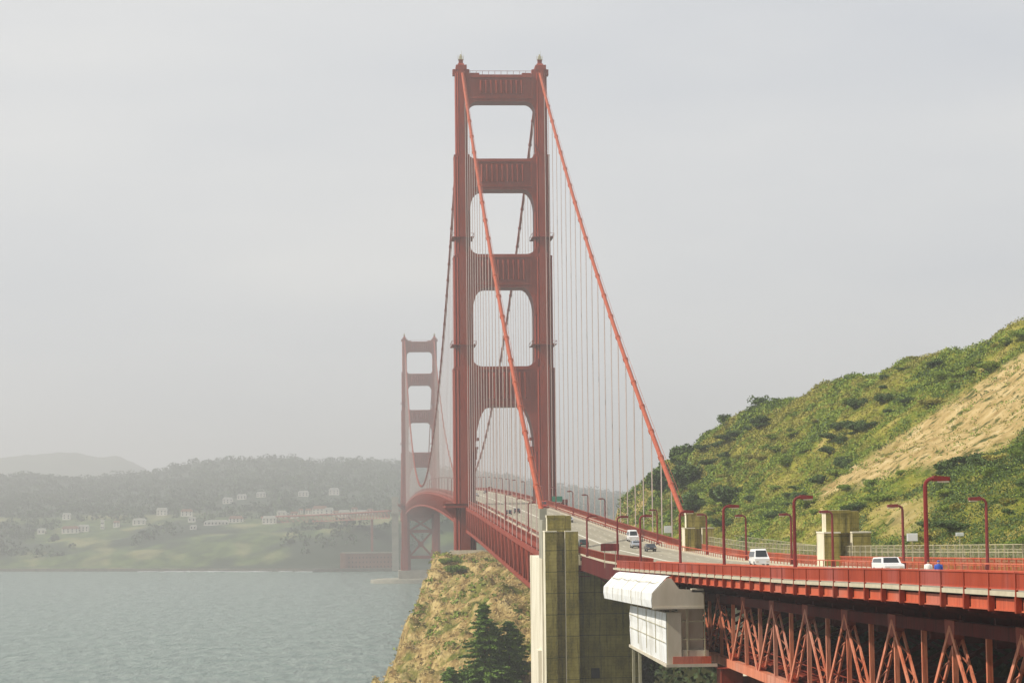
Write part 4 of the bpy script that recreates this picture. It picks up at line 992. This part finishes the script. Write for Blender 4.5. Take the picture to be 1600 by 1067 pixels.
broadleaf('dark shapeless thicket filling the gap between the conifers and the pylon', -20.3, 448, 9, 4.4, 70, 'needle', n=3800, ls=.24)
broadleaf('low dark thicket in front of the tall conifer', -26.5, 445, 7, 4.0, 71, 'needle', n=3000, ls=.24)
b = MB(); b.box(-22, -5, 700, 701, 52, 58.2); tag(b.build('retaining_wall', 'concrete_pale'), 'low pale concrete wall on top of the cliff at the near tower foot', 'wall')
# far shore: woods, houses, fort
HOUSES = [
('small white house at the left end of the shore village, beside the dark wood', -476, 2905, 10, 9, 4, 'roof_grey'),
('long cream building with a red roof, largest of the left group', -437, 2895, 22, 12, 5.5, 'roof'),
('cream building joined to the right of the long red-roofed one', -421, 2900, 13.6, 10, 6, 'roof_grey'),
('small white building above the long red-roofed one', -462, 3040, 10.7, 9, 6, 'roof_grey'),
('slender pale tower standing among the left trees', -399, 2920, 4.3, 5, 11, 'roof_grey'),
('pale house right of the slender tower', -381, 2925, 8, 8, 6, 'roof'),
('wide pale house in the gap between two woods', -353, 2940, 17, 11, 5, 'roof_grey'),
('white gabled house high above the pale shore village', -333.5, 3050, 14, 11, 7, 'roof_grey'),
('cream house right of the high gabled one', -293.6, 2980, 15.7, 11, 6, 'roof'),
('small pale house below the cream one', -280.7, 2905, 10, 8, 4, 'roof_grey'),
('small low white hut on the green slope below the houses', -269.4, 2785, 8, 7, 3, 'roof_grey'),
('very long low white building left of the dark tree clump', -245.8, 2860, 31.8, 10, 3.2, 'roof_grey'),
('orange-roofed house above the dark tree clump', -222.4, 2895, 18.7, 12, 5, 'roof'),
('cream two storey house right of the dark tree clump', -175.3, 2815, 18, 12, 6, 'roof_grey'),
('white house with grey roof at the left end of the right-hand row', -164.2, 2925, 12.8, 10, 6, 'roof_grey'),
('tiny white hut next to the left end of the row', -156.8, 2930, 5, 5, 4, 'roof_grey'),
('pink-walled house in the right-hand row', -145, 2860, 10, 9, 5.5, 'roof'),
('narrow pale house behind the pink-walled one', -140, 2965, 6, 7, 5, 'roof'),
('small red-roofed house left of the biggest block', -129.5, 2955, 8, 8, 5, 'roof'),
('biggest pale block in the middle of the right-hand row', -114, 2955, 21, 13, 7, 'roof'),
('white block adjoining the biggest one', -101.6, 2930, 12, 10, 6.5, 'roof_grey'),
('low pale house between two white blocks', -90.8, 2885, 10, 9, 4.5, 'roof'),
('bright white block at the right end of the row, above the red viaduct end', -80.4, 2860, 15, 10, 6.5, 'roof_grey'),
('small house with red roof above the red viaduct', -67.7, 2940, 8.6, 8, 4, 'roof'),
('white low house above the middle of the red viaduct', -57.4, 2915, 13.7, 9, 4, 'roof_grey'),
('last small house before the far tower', -47, 2930, 8.6, 8, 4, 'roof'),
('white house up in the dark wood, leftmost of the upper houses', -255.3, 3240, 15, 11, 6, 'roof_grey'),
('low white house in the upper wood, second from the left', -237.7, 3290, 13.5, 10, 4.5, 'roof_grey'),
('low pale house in the upper wood, third from the left', -210, 3310, 13.6, 10, 5, 'roof_grey'),
('white house in the upper wood above the right-hand row', -148, 3350, 15.7, 11, 5.5, 'roof_grey'),
('rightmost white house in the upper wood, tallest of the upper five', -101.7, 3365, 15.8, 11, 7, 'roof_grey')]
def fartree_region(g):
    x = g.uniform(-900, 650); y = g.uniform(2520, 4500)
    if not -.27 < (x+47.4)/y < .18: return None
    ys = 2430+max(0, -x-100)*.42; d = y-ys; n = fbm(x*.006, y*.003, 71)
    if d < 60: return None
    if d < 200 and (n < -.05+.1*(x > -350) or g.random() < .3): return None
    if 200 <= d < 420 and n < (.12 if x > -420 else -.3): return None
    for h_ in HOUSES:
        if abs((x+47.4)/y-(h_[1]+47.4)/h_[2])*y < h_[3]/2+7 and -10 < h_[2]-y < 170: return None
    return (x, y, farland(x, y))
P = []; g = random.Random(11)
while len(P) < 5600:
    q = fartree_region(g)
    if q: P.append(q)
P = np.array(P); S = 3.5+5.5*rng.random(len(P)); per = 32
d = rng.normal(size=(len(P)*per, 3)); d /= np.linalg.norm(d, axis=1)[:, None]
C = np.repeat(P, per, axis=0)+d*np.repeat(S, per)[:, None]*[.9, .9, .8]+np.stack([0*np.repeat(S, per), 0*np.repeat(S, per), np.repeat(S, per)*.5], 1)
tag(quads('far_woodland', leaf_quads(C, 1.5), 'far_tree'), kind='stuff')

def house(label, x, y, w, d, h, roof, zoff=0, wall='house', floors=2, rz=0):
    z = farland(x, y)-1+zoff; t = thing('house', label, 'building', (x, y, z), group=None)
    b = MB(); b.box(x-w/2, x+w/2, y-d/2, y+d/2, z, z+h+1); b.build('wall', wall, t)
    b = MB(); b.prism([(x-w/2-.6, z+h+1), (x+w/2+.6, z+h+1), (x+w/2-w*.12, z+h+1+min(4, d*.3)), (x-w/2+w*.12, z+h+1+min(4, d*.3))], y-d/2-.6, y+d/2+.6, 'y'); b.build('roof', roof, t)
    b = MB(); n = max(2, int(w/4.5))
    for f in range(floors):
        for k in range(n): xx = x-w/2+w*(k+.5)/n; zz = z+2+f*(h/floors); b = MB(); b.box(xx-.7, xx+.7, y-d/2-.06, y-d/2+.02, zz, zz+1.7); b.build('window', 'dark', t)
    return t
#HOUSES
H_DUMMY = 0
#ENDHOUSES
for h in HOUSES: house(*h)
# brick fort
fo = thing('brick_fort', 'low brick fort at the water beside the far tower', 'fort', (-50, 2420, 2))
b = MB(); b.box(-78, -20, 2412, 2446, 1, 19.5); b.box(-80, -74, 2409, 2420, 1, 20); b.build('wall', 'brick', fo)
b = MB(); b.box(-79, -19.5, 2411.5, 2412, 19.5, 20.3); b.box(-79, -19.5, 2445, 2446.5, 19.5, 20.3); b.build('parapet', 'concrete_far', fo)
b = MB()
for r_ in range(3):
    for k in range(13): b = MB(); b.box(-71+k*3.9, -69.8+k*3.9, 2411.9, 2412.05, 4+r_*5, 5.8+r_*5); b.build('gun_port', 'dark', fo)
b = MB(); b.box(-110, -15, 2402, 2411, -2, 3.4); tag(b.build('quay', 'seawall'), 'dark stone quay in front of the brick fort', 'quay')
b = MB(); b.box(-23.4, -16.2, 2388, 2398, 1, 81); b.box(-24.2, -15.6, 2387, 2399, 62, 64); tag(b.build('concrete_pylon', 'concrete_far'), 'pale concrete pylon just left of the far tower, behind it', 'pylon')
sv = thing('far_viaduct', 'faded red approach viaduct left of the far tower, above the fort', 'viaduct', (-80, 2600, 40))
P = [(-18, 2402), (-45, 2520), (-75, 2640), (-120, 2760), (-180, 2860)]
b = MB(); t_ = MB()
for i in range(4):
    (xa, ya_), (xb, yb2) = P[i], P[i+1]; za, zb2 = 66-i*2, 64-i*2
    b.bar((xa, ya_, za), (xb, yb2, zb2), 18, 1.2, side=(1, 0, 0))
    for k in range(8):
        u, v = k/8, (k+1)/8; pa = Vector((xa+(xb-xa)*u, ya_+(yb2-ya_)*u, 0)); pc = Vector((xa+(xb-xa)*v, ya_+(yb2-ya_)*v, 0)); zz = za-1-2*u
        t_.bar(pa+Vector((-8, 0, zz-7)), pc+Vector((-8, 0, zz-7.2)), .9); t_.bar(pa+Vector((-8, 0, zz)), pc+Vector((-8, 0, zz)), .9)
        t_.bar(pa+Vector((-8, 0, zz-7)), pc+Vector((-8, 0, zz)), .6); t_.bar(pa+Vector((-8, 0, zz-7)), pa+Vector((-8, 0, zz)), .6)
    t_.box(xb-1.5, xb+1.5, yb2-1.5, yb2+1.5, farland(xb, yb2)-2, zb2-8)
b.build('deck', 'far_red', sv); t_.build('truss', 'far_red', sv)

# ------------------------------------------------------------------ haze
b = MB(); b.box(-5000, 5000, -400, 9000, -5, 290); hz = b.build('haze', 'tarp'); hz['kind'] = 'stuff'
hm = bpy.data.materials.new('haze_air'); hm.use_nodes = True; n_ = hm.node_tree.nodes; n_.clear()
o_ = n_.new('ShaderNodeOutputMaterial'); v_ = n_.new('ShaderNodeVolumePrincipled'); v_.inputs['Density'].default_value = .00027
v_.inputs['Color'].default_value = (.925, .94, .95, 1); v_.inputs['Anisotropy'].default_value = .2
hm.node_tree.links.new(v_.outputs[0], o_.inputs['Volume']); hz.data.materials[0] = hm
